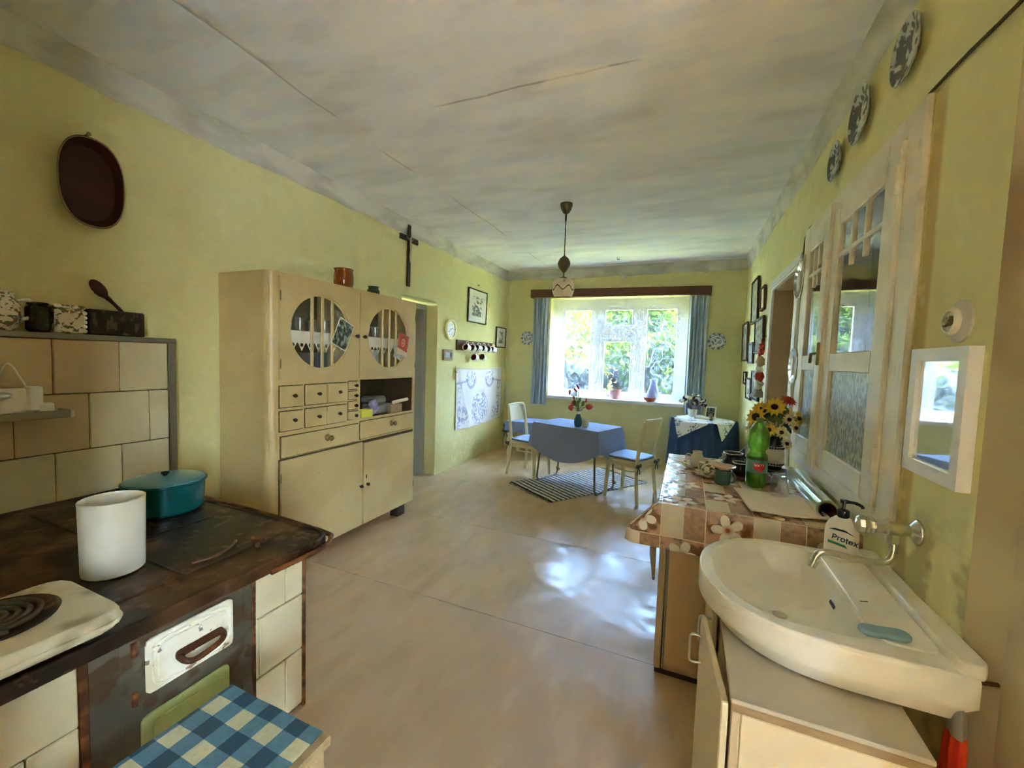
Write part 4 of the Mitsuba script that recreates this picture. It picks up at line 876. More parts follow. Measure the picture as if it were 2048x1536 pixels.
# stool
k = thing('kitchen_stool', 'low wooden stool in front of the stove', 'stool')
sx0, sx1, sy0, sy1, sz = -1.262, -.842, .37, .805, .455
obj(k+'__seat', cbox(sx0, sx1, sy0, sy1, sz-.028, sz, .006), 'mat_oldwood')
for x in (sx0+.035, sx1-.035):
    for y in (sy0+.035, sy1-.035): obj(k+'__leg', cbox(x-.022, x+.022, y-.022, y+.022, 0, sz-.028, .004), 'mat_oldwood')
for y in (sy0+.035, sy1-.035): obj(k+'__apron', cbox(sx0+.055, sx1-.055, y-.01, y+.01, sz-.10, sz-.028, .003), 'mat_oldwood')
for x in (sx0+.035, sx1-.035): obj(k+'__apron', cbox(x-.01, x+.01, sy0+.055, sy1-.055, sz-.10, sz-.028, .003), 'mat_oldwood')
single('checked_oilcloth', cat(sheet(lambda u, v: (sx0+.006+.385*u+.002*np.sin(v*9), sy0+.006+(sy1-sy0-.012)*v, sz+.0035+.0012*np.sin(u*13+v*7)), 24, 24, .0025)), 'mat_gingham', 'blue and cream checked cloth covering the top of the low stool', 'cloth', True)
# ================================================================ DINING CORNER
U = np.array([.858, -.282]); U /= np.linalg.norm(U); Vv = np.array([-U[1], U[0]])
TC = np.array([-1.195, 4.872]); TW, TD, TZ = .90, .57, .735
def tp2(a, b): q = TC+U*a+Vv*b; return [float(q[0]), float(q[1])]
trz = math.atan2(U[1], U[0])
k = thing('dining_table', 'small table with tubular metal legs standing on the rag rug', 'table')
obj(k+'__tabletop', X(cbox(-TW/2+.015, TW/2-.015, -TD/2+.015, TD/2-.015, TZ-.03, TZ-.006, .004), (*TC, 0), rz=trz), 'mat_whitewood')
for s in (-1, 1):
    a0 = s*(TW/2-.09); a1 = s*(TW/2-.045)
    f_ = [*tp2(a0, -.20), TZ-.03]; g_ = [*tp2(a1, -.235), .03]; h_ = [*tp2(a1, .215), .03]; i_ = [*tp2(a0, .18), TZ-.03]
    pts = np.array([f_, .5*np.array(f_)+.5*np.array(g_), g_+np.array([0, 0, .03]), g_+np.array([*(Vv*.03), -.018]), h_+np.array([*(-Vv*.03), -.018]), h_+np.array([0, 0, .03]), .5*np.array(h_)+.5*np.array(i_), i_])
    obj(k+'__leg', tube(pts, .0115, 10), 'mat_tableleg', True)
    obj(k+'__hinge_joint', cat(tube([[*tp2(a1-.02, .225), .07], [*tp2(a1+.02, .225), .07]], .016, 10), blob((*tp2(a1, .20), .10), .016, 1)), 'mat_brass')
def dr_dining(side, s):
    w = math.sin(PI*s)
    return {0: .26+.145*w**.8, 1: .235+.10*w, 2: .26+.14*w**.8, 3: .235+.10*w}[side]
cs = [tp2(-TW/2, -TD/2), tp2(TW/2, -TD/2), tp2(TW/2, TD/2), tp2(-TW/2, TD/2)]
k = single('blue_tablecloth', drape(cs, TZ+.003, dr_dining, flare=.045, amp=.006, freq=17, rows=10, per=40, seed=1), 'mat_bluecloth', 'fine checked blue tablecloth with rounded hem over the dining table', 'tablecloth', 50)
# vase of flowers, jar
vc = np.array([-1.145, 4.70]); z0 = TZ+.005
k = thing('blue_vase', 'slender blue and white vase with red flowers on the dining table', 'vase')
obj(k+'__body', X(lathe([(0, 0), (.032, 0), (.04, .01), (.048, .045), (.042, .09), (.026, .13), (.021, .155), (.028, .178), (.024, .178), (.017, .155), (.02, .13), (.036, .09), (.04, .045), (.02, .01), (0, .008)], 36), (*vc, z0)), 'mat_bluevase', True)
obj(k+'__neck_band', X(lathe([(.0225, .146), (.0225, .158), (.030, .1785), (.0295, .18), (.02, .156)], 30), (*vc, z0)), 'mat_porcelain', True)
k = thing('red_flowers', 'loose bunch of red flowers and green stems in the blue vase', 'flowers')
g = np.random.default_rng(3); tips = [(-.07, .0, .33, 0), (-.085, .03, .255, 1), (-.10, -.02, .21, 1), (.13, -.01, .245, 1), (.155, .0, .25, 1), (.09, .03, .31, 0), (-.02, .0, .46, 0), (-.06, .02, .42, 0), (-.13, .0, .39, 0), (.02, -.03, .31, 2), (-.01, .04, .30, 2), (.05, .03, .27, 2), (.01, -.05, .25, 2), (-.05, -.03, .28, 2)]
for dx, dy, dz, kind in tips:
    tip = np.array([vc[0]+dx*U[0], vc[1]+dx*U[1]+dy, z0+dz]); base_ = np.array([*vc, z0+.15])
    obj(k+'__stem', tube(spline([base_, .5*base_+.5*tip+[0, 0, .03], tip]), .0025, 5), 'mat_leaf')
    if kind == 1: obj(k+'__bloom', blob(tip, .030, 2, .35, int(g.integers(99))), 'mat_coral')
    elif kind == 0: obj(k+'__bud', X(blob((0, 0, 0), 1, 2, .2, 3, (.011, .011, .030)), tip, rx=g.uniform(-.8, .8), ry=g.uniform(-.8, .8)), 'mat_red')
    else: obj(k+'__leaf', X(blob((0, 0, 0), 1, 2, .2, 5, (.022, .007, .034)), tip, rz=g.uniform(0, 3), rx=g.uniform(-.6, .6)), 'mat_leaf')
jc = (-1.065, 4.725)
single('small_jar', X(lathe([(0, 0), (.03, 0), (.042, .014), (.045, .035), (.036, .062), (.03, .070), (.033, .084), (.03, .086), (.026, .07), (.038, .035), (0, .012)], 32), (*jc, z0)), 'mat_stone', 'small squat stone-coloured jar beside the blue vase', 'jar', True)
# rag rug
RC, ru, rv = np.array([-1.155, 4.955]), np.array([.83, -.56]), np.array([.56, .83]); ru = ru/np.linalg.norm(ru); rv = rv/np.linalg.norm(rv)
k = thing('rag_rug', 'striped grey rag rug lying askew under the dining table', 'rug')
def f(u, v):
    a = (u-.5)*.80; b = (v-.5)*1.50
    return RC[0]+ru[0]*a+rv[0]*b, RC[1]+ru[1]*a+rv[1]*b, .009+.0015*np.sin(v*150)
obj(k+'__weave', sheet(f, 20, 200, .007), 'mat_rug', True)
fr_ = []
for s in (-1, 1):
    for i in range(26):
        a = (i/25-.5)*.78; p0 = RC+ru*a+rv*s*.75; p1 = RC+ru*(a+rng.uniform(-.01, .01))+rv*s*(.75+rng.uniform(.03, .06))
        fr_.append(tube([[*p0, .007], [*p1, .004]], .003, 4))
fk = obj(k+'__fringe', cat(*fr_), 'mat_ribbon'); labels[fk] = {'kind': 'stuff'}
# chairs
def bow(c, d):
    c = np.array(c); d = np.array([*d, 0.]); e = np.array([-d[1], d[0], 0])
    ms = [blob(c, .014, 1)]
    for s in (-1, 1):
        ms.append(tube(spline([c, c+e*s*.035+[0, 0, .018], c+e*s*.05, c+e*s*.03-[0, 0, .012], c]), .007, 6))
        ms.append(tube(spline([c, c+e*s*.018-[0, 0, .04], c+e*s*.028-[0, 0, .085]]), [.006]*16+[.009], 6))
    return cat(*ms)
def chair(cx, cy, ang, lab_, clab, seed):
    ca, sa = math.cos(ang), math.sin(ang)
    def W(p): p = np.asarray(p, float); return np.stack([cx+p[..., 0]*ca-p[..., 1]*sa, cy+p[..., 0]*sa+p[..., 1]*ca, p[..., 2]], -1)
    def WM(m): return TM(W(m.vertices), m.faces)
    k = thing('dining_chair', lab_, 'chair', None)
    seatp = Polygon([(-.185, -.165), (-.10, -.195), (.10, -.205), (.205, -.18), (.215, 0), (.205, .18), (.10, .205), (-.10, .195), (-.185, .165), (-.195, 0)]).buffer(.015)
    obj(k+'__seat', WM(pillow(seatp, .425, .452, .008)), 'mat_chairpaint', 40)
    obj(k+'__apron', WM(prism(seatp.buffer(-.012).difference(seatp.buffer(-.032)), .045, .382)), 'mat_chairpaint')
    def leg(p, r0): return WM(tube(p, r0, 8))
    for s in (-1, 1):
        obj(k+'__leg', leg([[.175, s*.160, .42], [.185, s*.168, .25], [.20, s*.178, 0]], [.026, .024, .018]), 'mat_chairpaint', 40)
        obj(k+'__leg', leg(spline([[-.215, s*.205, 0], [-.19, s*.19, .22], [-.18, s*.18, .44], [-.205, s*.172, .66], [-.245, s*.165, .885]]), np.linspace(.019, .020, 33)), 'mat_chairpaint', 40)
    def bk(u, v):
        y = (u-.5)*.345; z = .69+.215*v; x = -.205-.20*(z-.66)+.012-.035*(1-(2*u-1)**2)
        return x, y, z
    m = sheet(bk, 18, 8, .012); obj(k+'__backrest', WM(m), 'mat_chairpaint', 40)
    ur = np.linspace(0, 1, 18); xr, yr, zr_ = bk(ur, np.ones(18)); obj(k+'__top_roll', WM(tube(np.stack([xr-.006, yr, zr_], 1), .011, 8)), 'mat_chairpaint', True)
    t = np.arange(32)*2*PI/32; obj(k+'__ring_stretcher', WM(tube(np.stack([.005+.165*np.cos(t), .150*np.sin(t), np.full(32, .325)], 1), .0095, 8, True)), 'mat_chairpaint', True)
    c = thing('seat_cushion', clab, 'cushion')
    obj(c+'__pad', WM(pillow(seatp.buffer(-.01), .453, .482, .014, 5)), 'mat_cushion', 50)
    obj(c+'__piping', WM(tube(np.column_stack([np.array([seatp.buffer(-.012).exterior.interpolate(i/60, normalized=True).coords[0] for i in range(60)]), np.full(60, .467)]), .0045, 6, True)), 'mat_ribbon', True)
    for s in (-1, 1): obj(c+'__tie', bow(W([-.21, s*.195, .415]), (-ca, -sa)), 'mat_ribbon', True)
chair(-.535, 4.725, 2.735, 'white bentwood chair standing at the right end of the dining table', 'pale blue cushion tied to the chair at the right of the dining table', 1)
chair(-1.845, 5.015, -.25, 'white bentwood chair standing at the left end of the dining table', 'pale blue cushion tied to the chair at the left of the dining table', 2)
# low bench in the far left corner
k = thing('corner_bench', 'low white wooden bench in the far left corner behind the dining chair', 'bench')
bx0, bx1, by0, by1, bz = -2.52, -2.02, 5.72, 6.22, .555
obj(k+'__top', cbox(bx0+.01, bx1-.01, by0+.01, by1-.01, bz-.03, bz-.004, .004), 'mat_whitewood')
for x in (bx0+.05, bx1-.05):
    for y in (by0+.05, by1-.05): obj(k+'__leg', cbox(x-.025, x+.025, y-.025, y+.025, 0, bz-.03, .005), 'mat_whitewood')
for y in (by0+.05, by1-.05): obj(k+'__stretcher', cbox(bx0+.07, bx1-.07, y-.012, y+.012, .16, .19, .003), 'mat_whitewood')
for x in (bx0+.05, bx1-.05): obj(k+'__stretcher', cbox(x-.012, x+.012, by0+.07, by1-.07, .22, .25, .003), 'mat_whitewood')
single('bench_cloth', drape([(bx0, by0), (bx1, by0), (bx1, by1), (bx0, by1)], bz+.003, lambda i, s: .16, flare=.012, amp=.005, freq=34, rows=6, per=20, seed=4), 'mat_bluecloth', 'blue checked cloth covering the low bench in the far left corner', 'cloth', 50)
single('ribbon_bow', cat(bow((bx0-.03, by0+.03, .475), (-.8, -.6)), bow((bx0+.02, by0-.022, .40), (0, -1))), 'mat_ribbon', 'dark ribbon bow tied at the corner of the low bench', 'ribbon', True)
# corner table on the right
k = thing('corner_table', 'small white table under the blue cloth in the far right corner', 'table')
cq = [(-.165, 5.82), (.31, 5.44), (.62, 5.90), (.12, 6.33)]; cz = .80
cq = [np.array(q) for q in cq]; cc = sum(cq)/4; cp = Polygon([tuple(cc+(q-cc)*.97) for q in cq])
obj(k+'__tabletop', prism(cp, .022, cz-.03), 'mat_whitewood')
for q in cq:
    p = cc+(q-cc)*.86; obj(k+'__leg', cbox(p[0]-.022, p[0]+.022, p[1]-.022, p[1]+.022, 0, cz-.03, .004), 'mat_whitewood')
for i, j in ((1, 2), (0, 3)):
    p, q = cc+(cq[i]-cc)*.86, cc+(cq[j]-cc)*.86; obj(k+'__stretcher', tube([[*p, .30], [*q, .30]], .014, 8), 'mat_whitewood')
def dr_c(side, s): return {0: .62-.10*max(0, s-.85)/.15, 1: .36+.16*max(0, .25-s)/.25+.02*math.sin(9*s), 2: .45, 3: .60}[side]
k = thing('navy_cloth', 'dark blue cloth with a white hem hanging over the corner table', 'tablecloth')
cl = drape([tuple(q) for q in cq], cz+.003, dr_c, flare=.03, amp=.013, freq=42, rows=12, per=40, seed=2)
obj(k+'__cloth', cl, 'mat_navycloth', 50)
def hem_line(sides, dz=0):
    pts = []
    for i in sides:
        a, b = cq[i], cq[(i+1) % 4]; d = (b-a)/np.linalg.norm(b-a); n_ = np.array([d[1], -d[0]])
        for s in np.linspace(.02, .98, 26): p = a+(b-a)*s+n_*.036; pts.append([*p, cz-.004-dr_c(i, s)+dz])
    return np.array(pts)
obj(k+'__hem', tube(hem_line([1]), .008, 6), 'mat_hem', True)
tq = [cc+(q-cc)*.98 for q in cq]
mid = [(tq[i]+tq[(i+1) % 4])/2 for i in range(4)]
tpoly = [tq[0]*.82+tq[3]*.18, tq[0]*.80+tq[1]*.20, tq[0]*.10+tq[1]*.90, tq[1]*.86+tq[2]*.14, tq[1]*.15+tq[2]*.85, tq[2]*.85+tq[3]*.15, tq[2]*.15+tq[3]*.85, tq[3]*.85+tq[0]*.15]
# white embroidered topper laid askew: its points hang over the edges
def flap(a, b, tip_s, depth, out, dz):
    a, b = np.array(a), np.array(b); d = b-a; L = np.linalg.norm(d); d /= L; n_ = np.array([d[1], -d[0]])
    def f(u, v):
        x = v*(np.where(u < tip_s, u/tip_s, (1-u)/(1-tip_s)))
        return a[0]+d[0]*L*u+n_[0]*(out*np.minimum(1, v*6)+.02*x), a[1]+d[1]*L*u+n_[1]*(out*np.minimum(1, v*6)+.02*x), cz+.010-dz-depth*x
    return sheet(f, 30, 14, .002)
k = thing('embroidered_topper', 'white table topper embroidered with blue flowers lying askew on the dark blue cloth', 'tablecloth')
top = np.array([*[tuple(q) for q in tpoly]])
obj(k+'__top', prism(Polygon([tuple(cc+(q-cc)*1.02) for q in tpoly]), .002, cz+.006), 'mat_topper')
f0, f1 = cq[0], cq[1]; d01 = f1-f0
obj(k+'__flap', flap(f0+d01*.14, f0+d01*1.0, .16, .25, .050, 0), 'mat_topper', True)
d12 = cq[2]-cq[1]; obj(k+'__flap', flap(cq[1]+d12*.0, cq[1]+d12*.72, .22, .22, .050, 0), 'mat_topper', True)
d30 = cq[0]-cq[3]; obj(k+'__flap', flap(cq[3]+d30*.55, cq[3]+d30*.98, .9, .17, .045, 0), 'mat_topper', True)
pc = np.array([.085, 6.06]); tz_ = cz+.009
k = thing('flower_pot', 'white flower pot on the corner table', 'flower pot')
scene[k] = mikit.ply(X(lathe([(0, 0), (.045, 0), (.062, .085), (.066, .09), (.066, .10), (.06, .10), (.056, .085), (.04, .01), (0, .008)], 32), (*pc, tz_)), 'mat_porcelain', 40)
k = thing('dried_bouquet', 'bushy bunch of dried pinkish flowers in the white pot by the window', 'flowers'); g = np.random.default_rng(12)
for i in range(46):
    a, r = g.uniform(0, 2*PI), math.sqrt(g.uniform(0, 1)); d = np.array([math.cos(a)*r*.17, math.sin(a)*r*.13, .20-.10*r*r+g.uniform(-.03, .02)])
    tip = np.array([*pc, tz_+.07])+d
    if i % 2 == 0: obj(k+'__stem', tube([[*pc, tz_+.05], tip], .0022, 4), 'mat_bark')
    if i % 3: obj(k+'__bloom', X(lathe([(0, 0), (.012, .0), (.024, .008), (.02, .014), (.008, .010), (0, .011)], 10, lambda t: 1+.22*np.cos(5*t)), tip, rx=g.uniform(-1, 1), ry=g.uniform(-1, 1)), ['mat_dryflower', 'mat_palepetal', 'mat_hem'][i % 3], 30)
    else: obj(k+'__leaf', X(blob((0, 0, 0), 1, 1, sc=(.02, .008, .03)), tip, rx=g.uniform(-1, 1), rz=g.uniform(0, 3)), 'mat_wicker')
k = thing('standing_photo', 'small framed photograph standing on the corner table by the wall', 'picture')
m = cat(cbox(-.065, .065, 0, .012, 0, .155, .003)); pm = box(-.05, .05, -.002, .0, .02, .135)
scene[k+'__frame'] = mikit.ply(X(m, (.30, 5.98, tz_), rx=-.18, rz=-.35), 'mat_hem'); scene[k+'__print'] = mikit.ply(X(pm, (.30, 5.98, tz_), rx=-.18, rz=-.35), 'mat_bwphoto', False, uv=np.asarray(box(-1, 1, 0, 1, -1, 1).vertices)[:, [0, 2]])
single('folded_napkin', X(cbox(-.08, .08, -.05, .05, 0, .022, .006), (.20, 5.86, tz_), rz=-.3), 'mat_white', 'folded white napkin on the corner table beside the flower pot', 'napkin')
k = thing('figurine', 'tiny dark figurine on a stand in front of the small framed photograph', 'figurine')
obj(k+'__base', X(lathe([(0, 0), (.022, 0), (.02, .012), (0, .014)], 16), (.30, 5.74, tz_)), 'mat_darkwood', 30); obj(k+'__body', X(lathe([(.01, .012), (.018, .03), (.012, .055), (.016, .07), (.012, .09), (0, .095)], 16), (.30, 5.74, tz_)), 'mat_brass', True)
# ---------------------------------------------------------------- window dressing
k = thing('curtain_pelmet', 'dark brown wooden curtain pelmet across the top of the window', 'pelmet')
m = cat(cbox(-1.33, 1.33, -.115, -.095, -.062, .062, .004), cbox(-1.33, 1.33, -.095, 0, .045, .062, .003), cbox(-1.33, -1.31, -.095, 0, -.062, .045, .003), cbox(1.31, 1.33, -.095, 0, -.062, .045, .003))
m = X(m, (-1.085, YB, 2.552), ry=.0125); scene[k] = mikit.ply(m, 'mat_brownwood')
def curtain(x0, x1, z0, z1, n, seed, lab_):
    g = np.random.default_rng(seed); ph = g.uniform(0, 6, 3)
    def f(u, v):
        w = (.018+.012*v)*np.sin(u*n*2*PI+ph[0]+.4*np.sin(v*3+ph[1]))+.008*np.sin(u*n*3.3*PI+ph[2])
        return x0+(x1-x0)*(u+.03*np.sin(v*2+6*u)*v), YB-.055+w, z1-(z1-z0)*v
    return single('blue_curtain', sheet(f, 120, 24, .003), 'mat_curtain', lab_, 'curtain', True)
curtain(-2.375, -2.115, .775, 2.50, 5, 1, 'grey-blue curtain hanging at the left side of the window')
curtain(-.03, .225, .80, 2.47, 5, 2, 'grey-blue curtain hanging at the right side of the window behind the corner table')
def f(u, v):
    x = -2.125+2.105*u; sc = .022*np.abs(np.sin(u*PI*14))*(v > .985)
    return x, YB+.035+.004*np.sin(u*48+np.sin(v*3))+.003*np.sin(u*31), 2.50-1.545*v-sc
k = single('lace_curtain', sheet(f, 280, 60, 0), 'mat_lace', 'thin white lace curtain with a scalloped hem hanging in front of the window panes', 'lace curtain', True)
k = thing('plant_pot', 'terracotta pot on the windowsill behind the middle of the lace curtain', 'flower pot')
obj(k+'__pot', X(lathe([(0, 0), (.05, 0), (.088, .11), (.094, .115), (.094, .14), (.086, .14), (.08, .11), (.045, .01), (0, .01)], 30), (-1.03, 6.585, .930)), 'mat_terracotta', 40)
k = thing('potted_plant', 'leafy plant growing in the pot behind the middle of the lace curtain', 'plant'); g = np.random.default_rng(5)
for i in range(26):
    a = g.uniform(0, 2*PI); r = g.uniform(.02, .10); tip = np.array([-1.03+r*math.cos(a)*1.2, 6.585+.5*r*math.sin(a), 1.10+g.uniform(.0, .30)])
    if i % 2 == 0: obj(k+'__stem', tube([[-1.03, 6.585, 1.05], tip], .004, 5), 'mat_leaf')
    obj(k+'__leaf', X(blob((0, 0, 0), 1, 1, sc=(.045, .008, .03)), tip, rx=g.uniform(-1, 1), rz=g.uniform(-1, 1), ry=g.uniform(-1, 1)), 'mat_plantdark')
k = thing('sill_vase', 'bluish glass vase on the windowsill behind the right of the lace curtain', 'vase')
scene[k] = mikit.ply(X(lathe([(0, 0), (.05, 0), (.085, .05), (.092, .10), (.075, .17), (.05, .24), (.045, .30), (.055, .33), (.05, .33), (.04, .30), (.07, .17), (.086, .10), (.04, .01), (0, .01)], 36), (-.47, 6.585, .930)), 'mat_glassvase', True)
single('orange_bowl', X(lathe([(0, 0), (.045, 0), (.085, .04), (.09, .06), (.084, .06), (.04, .01), (0, .008)], 30), (-.50, 6.47, .930)), 'mat_terracotta', 'small orange bowl at the front of the windowsill under the lace hem', 'bowl', 40)
single('small_lamp_shade', X(lathe([(0, 0), (.05, 0), (.075, .03), (.06, .09), (.03, .13), (0, .135)], 24), (-1.66, 6.56, .930)), 'mat_stone', 'small pale domed ornament on the windowsill behind the table flowers', 'ornament', True)
# plates and fittings on the back wall
B_ = lambda a, z, off=0: wallmap('B', a, z, off)
def wplate(name, g, r, lab_, mat, scal=0, n=64, rim=None, group=None):
    k = thing(name, lab_, 'plate', group)
    pr = [(0, .006), (r*.55, .006), (r*.62, .010), (r*.95, .024), (r, .028), (r*.985, .031), (r*.62, .017), (r*.55, .012), (0, .012)]
    m = lathe(pr, n, (lambda a, p: 1+(scal*np.cos(a*16))[None, :]*(p[:, 0] > r*.8)[:, None]) if scal else None)
    uv = np.asarray(m.vertices)[:, :2]/r
    obj(k+'__dish', g(m), mat, True, uv=uv)
    if rim:
        a = np.arange(96)*2*PI/96; rr = r*(1+scal*np.cos(a*16)); obj(k+'__rim', g(tube(np.stack([rr*np.cos(a), rr*np.sin(a), np.full(96, .029)], 1), .004, 6, True)), rim, True)
    return k
wplate('wall_plate', B_(-2.48, 1.852), .112, 'blue patterned plate on the back wall left of the curtains', 'mat_plate', .035, 128)
wplate('wall_plate', B_(.345, 1.838), .118, 'blue patterned plate on the back wall right of the curtains', 'mat_plate', .035, 128)
for x, lab_ in ((.163, 'round plaster-painted junction box cover high on the back wall near the right corner'), (-.97, 'round junction box cover high on the back wall above the middle of the window')):
    single('junction_cover', B_(x, 2.836 if x > 0 else 2.79)(lathe([(0, 0), (.042, 0), (.042, .012), (.034, .016), (.03, .012), (.008, .012), (0, .016)], 30)), 'mat_band', lab_, 'junction box', 30)
# pendant lamp
PX, PY = -1.122, 3.797
k = thing('pendant_lamp', 'brass rise-and-fall pendant lamp with a painted glass shade hanging from the ceiling', 'lamp')
P_ = lambda pr, n=36: X(lathe(pr, n), (PX, PY, 0))
obj(k+'__canopy', P_([(0, ZC+.004), (.058, ZC), (.056, ZC-.02), (.046, ZC-.055), (.026, ZC-.085), (.008, ZC-.095), (0, ZC-.095)]), 'mat_lamp_metal', True)
obj(k+'__collar', P_([(.009, 2.865), (.009, 2.80), (.004, 2.795), (0, 2.795)], 14), 'mat_black'); obj(k+'__cord', tube([[PX, PY, 2.80], [PX, PY, 2.475]], .0045, 8), 'mat_black')
obj(k+'__counterweight', P_([(0, 2.485), (.01, 2.48), (.04, 2.455), (.057, 2.42), (.058, 2.412), (.058, 2.402), (.053, 2.38), (.03, 2.345), (.01, 2.325), (0, 2.32)]), 'mat_lamp_metal', 40)
obj(k+'__stem', P_([(.007, 2.33), (.007, 2.29), (.012, 2.285), (.034, 2.278), (.05, 2.268), (.05, 2.262), (0, 2.262)], 20), 'mat_lamp_metal', 40)
obj(k+'__shade', P_([(.045, 2.268), (.075, 2.262), (.098, 2.235), (.106, 2.195), (.102, 2.155), (.085, 2.105), (.078, 2.098), (.074, 2.102), (.098, 2.155), (.102, 2.195), (.094, 2.232), (.045, 2.262)], 48), 'mat_lampshade', True)
obj(k+'__bulb', P_([(0, 2.262), (.018, 2.255), (.018, 2.235), (.03, 2.20), (.028, 2.175), (.015, 2.158), (0, 2.155)], 20), 'mat_porcelain', True)
single('ceiling_hook', cat(tube(spline([[-.984, 5.919, ZC+.005], [-.984, 5.919, ZC-.02], [-.97, 5.919, ZC-.032], [-.955, 5.919, ZC-.02]]), .005, 6)), 'mat_black', 'small dark hook in the ceiling near the window', 'hook', True)
# ================================================================ RIGHT WALL
R_ = lambda a, z, off=0: wallmap('R', a, z, off)
# three grey printed plates above the cupboard, two bright scalloped plates below
wplate('wall_plate', R_(1.965, 2.65), .112, 'large grey printed plate, nearest of the three plates above the wall cupboard', 'mat_plategrey')
wplate('wall_plate', R_(2.405, 2.665), .125, 'grey printed plate in the middle of the three above the wall cupboard', 'mat_plategrey')
wplate('wall_plate', R_(2.74, 2.605), .100, 'small grey printed plate, farthest of the three above the wall cupboard', 'mat_plategrey')
wplate('scalloped_plate', R_(3.325, 2.095), .128, 'fluted pale plate hanging beside the top of the doorway', 'mat_scallop', .05, 160, 'mat_porcelain')
wplate('scalloped_plate', R_(3.325, 1.515), .122, 'fluted pale plate hanging lower between the doorway and the cupboard', 'mat_scallop', .05, 160, 'mat_porcelain')
# framed pictures between the doorway and the corner
for (y0, y1, z0, z1, mat, lab_, fm) in (
    (5.20, 5.68, 2.00, 2.49, 'mat_paleprint', 'large dark framed picture, topmost of the group by the far corner of the right wall', 'mat_darkwood'),
    (4.78, 5.02, 2.08, 2.32, 'mat_paper', 'small pale picture in a thin brown frame to the right of the topmost picture', 'mat_brownwood'),
    (4.70, 5.26, 1.645, 2.01, 'mat_paleprint', 'wide dark framed picture beside the doorway architrave above the red garland', 'mat_darkwood'),
    (5.86, 6.36, 1.57, 2.06, 'mat_paleprint', 'tall brown framed picture nearest the far corner on the right wall', 'mat_brownwood'),
    (5.34, 5.74, 1.54, 1.78, 'mat_paleprint', 'small dark framed picture under the topmost picture of the right wall group', 'mat_darkwood'),
    (5.80, 6.02, 1.28, 1.44, 'mat_etching', 'smallest dark framed picture in the lowest row near the far corner', 'mat_darkwood'),
    (5.33, 5.72, 1.12, 1.37, 'mat_etching', 'narrow dark framed picture in the lowest row of the right wall group', 'mat_darkwood'),
    (4.80, 5.28, 1.15, 1.46, 'mat_paleprint', 'pale picture in a thin dark frame behind the red garland', 'mat_darkwood')):
    framed('R', (y0+y1)/2, (z0+z1)/2, y1-y0, z1-z0, mat, lab_, fm, .02, .024, lean=.03)
k = thing('oval_ornament', 'tiny oval silver ornament between the framed pictures on the right wall', 'ornament')
scene[k] = mikit.ply(R_(5.42, 1.90)(blob((0, 0, .006), 1, 2, sc=(.035, .05, .008))), 'mat_chrome_dull', True)
k = thing('red_garland', 'hanging garland of red ribbon and small cloth figures beside the doorway', 'garland')
gx, gy = .635, 4.60
obj(k+'__cord', tube([[XR-.005, gy, 1.80], [gx, gy, 1.77], [gx, gy, 1.24]], .004, 6), 'mat_red')
for z, r, m_, l_ in ((1.70, .026, 'mat_red', 'ribbon'), (1.64, .032, 'mat_red', 'ribbon'), (1.55, .045, 'mat_oldwood', 'figure'), (1.47, .04, 'mat_hem', 'figure'), (1.41, .05, 'mat_red', 'ribbon'), (1.34, .048, 'mat_hem', 'figure')):
    obj(k+'__'+l_, blob((gx, gy, z), r, 2, .35, int(z*100), (.8, 1, 1.1)), m_, 40)
obj(k+'__skirt', X(lathe([(0, .10), (.02, .10), (.035, .05), (.075, 0), (.07, -.004), (0, .01)], 20, lambda a: 1+.1*np.cos(6*a)), (gx, gy, 1.215)), 'mat_rubbergrey', 40)
# old surface cable along the wall
sp = spline([[XR-.008, 1.30, 2.376], [XR-.008, 1.42, 2.378], [XR-.008, 1.62, 2.395], [XR-.008, 1.80, 2.402]])
single('wall_cable', tube(sp, .005, 6), 'mat_cable', 'dark cable running along the right wall from the cupboard frame out of view', 'cable', True)
single('wall_cable', tube(spline([[XR-.008, 3.16, 2.40], [XR-.010, 3.24, 2.40], [XR-.008, 3.33, 2.36], [XR-.008, 3.345, 2.24]]), .006, 6), 'mat_cable', 'short dark cable bending down from the cupboard to the fluted plate', 'cable', True)
# rotary light switch
k = thing('light_switch', 'round old rotary light switch on the wall above the mirror', 'switch'); g = R_(1.525, 1.643)
obj(k+'__rose', g(lathe([(0, 0), (.058, 0), (.058, .006), (.048, .014), (.03, .016), (0, .016)], 40)), 'mat_band', 40)
obj(k+'__cap', g(lathe([(.036, .010), (.037, .02), (.033, .028), (.028, .029), (.027, .022), (0, .021)], 36)), 'mat_whitewood', 40)
obj(k+'__knob', g(X(cat(cbox(-.022, .022, -.006, .006, .021, .034, .003), lathe([(0, .02), (.012, .02), (.011, .035), (0, .037)], 16)), rz=.5)), 'mat_brass', 30)
# mirror
k = thing('shaving_mirror', 'small mirror in a thick white painted frame above the washbasin', 'mirror')
my0, my1, mz0, mz1 = 1.415, 1.705, 1.195, 1.572
pol = sbox(my0, mz0, my1, mz1).difference(sbox(my0+.036, mz0+.038, my1-.036, mz1-.038)); m = prism(pol, .030); u, v, w = m.vertices.T
obj(k+'__frame', TM(np.stack([XR-w, u, v], 1), m.faces[:, ::-1]), 'mat_windowpaint')
obj(k+'__glass', box(XR-.020, XR-.004, my0+.03, my1-.03, mz0+.03, mz1-.03), 'mat_mirror')
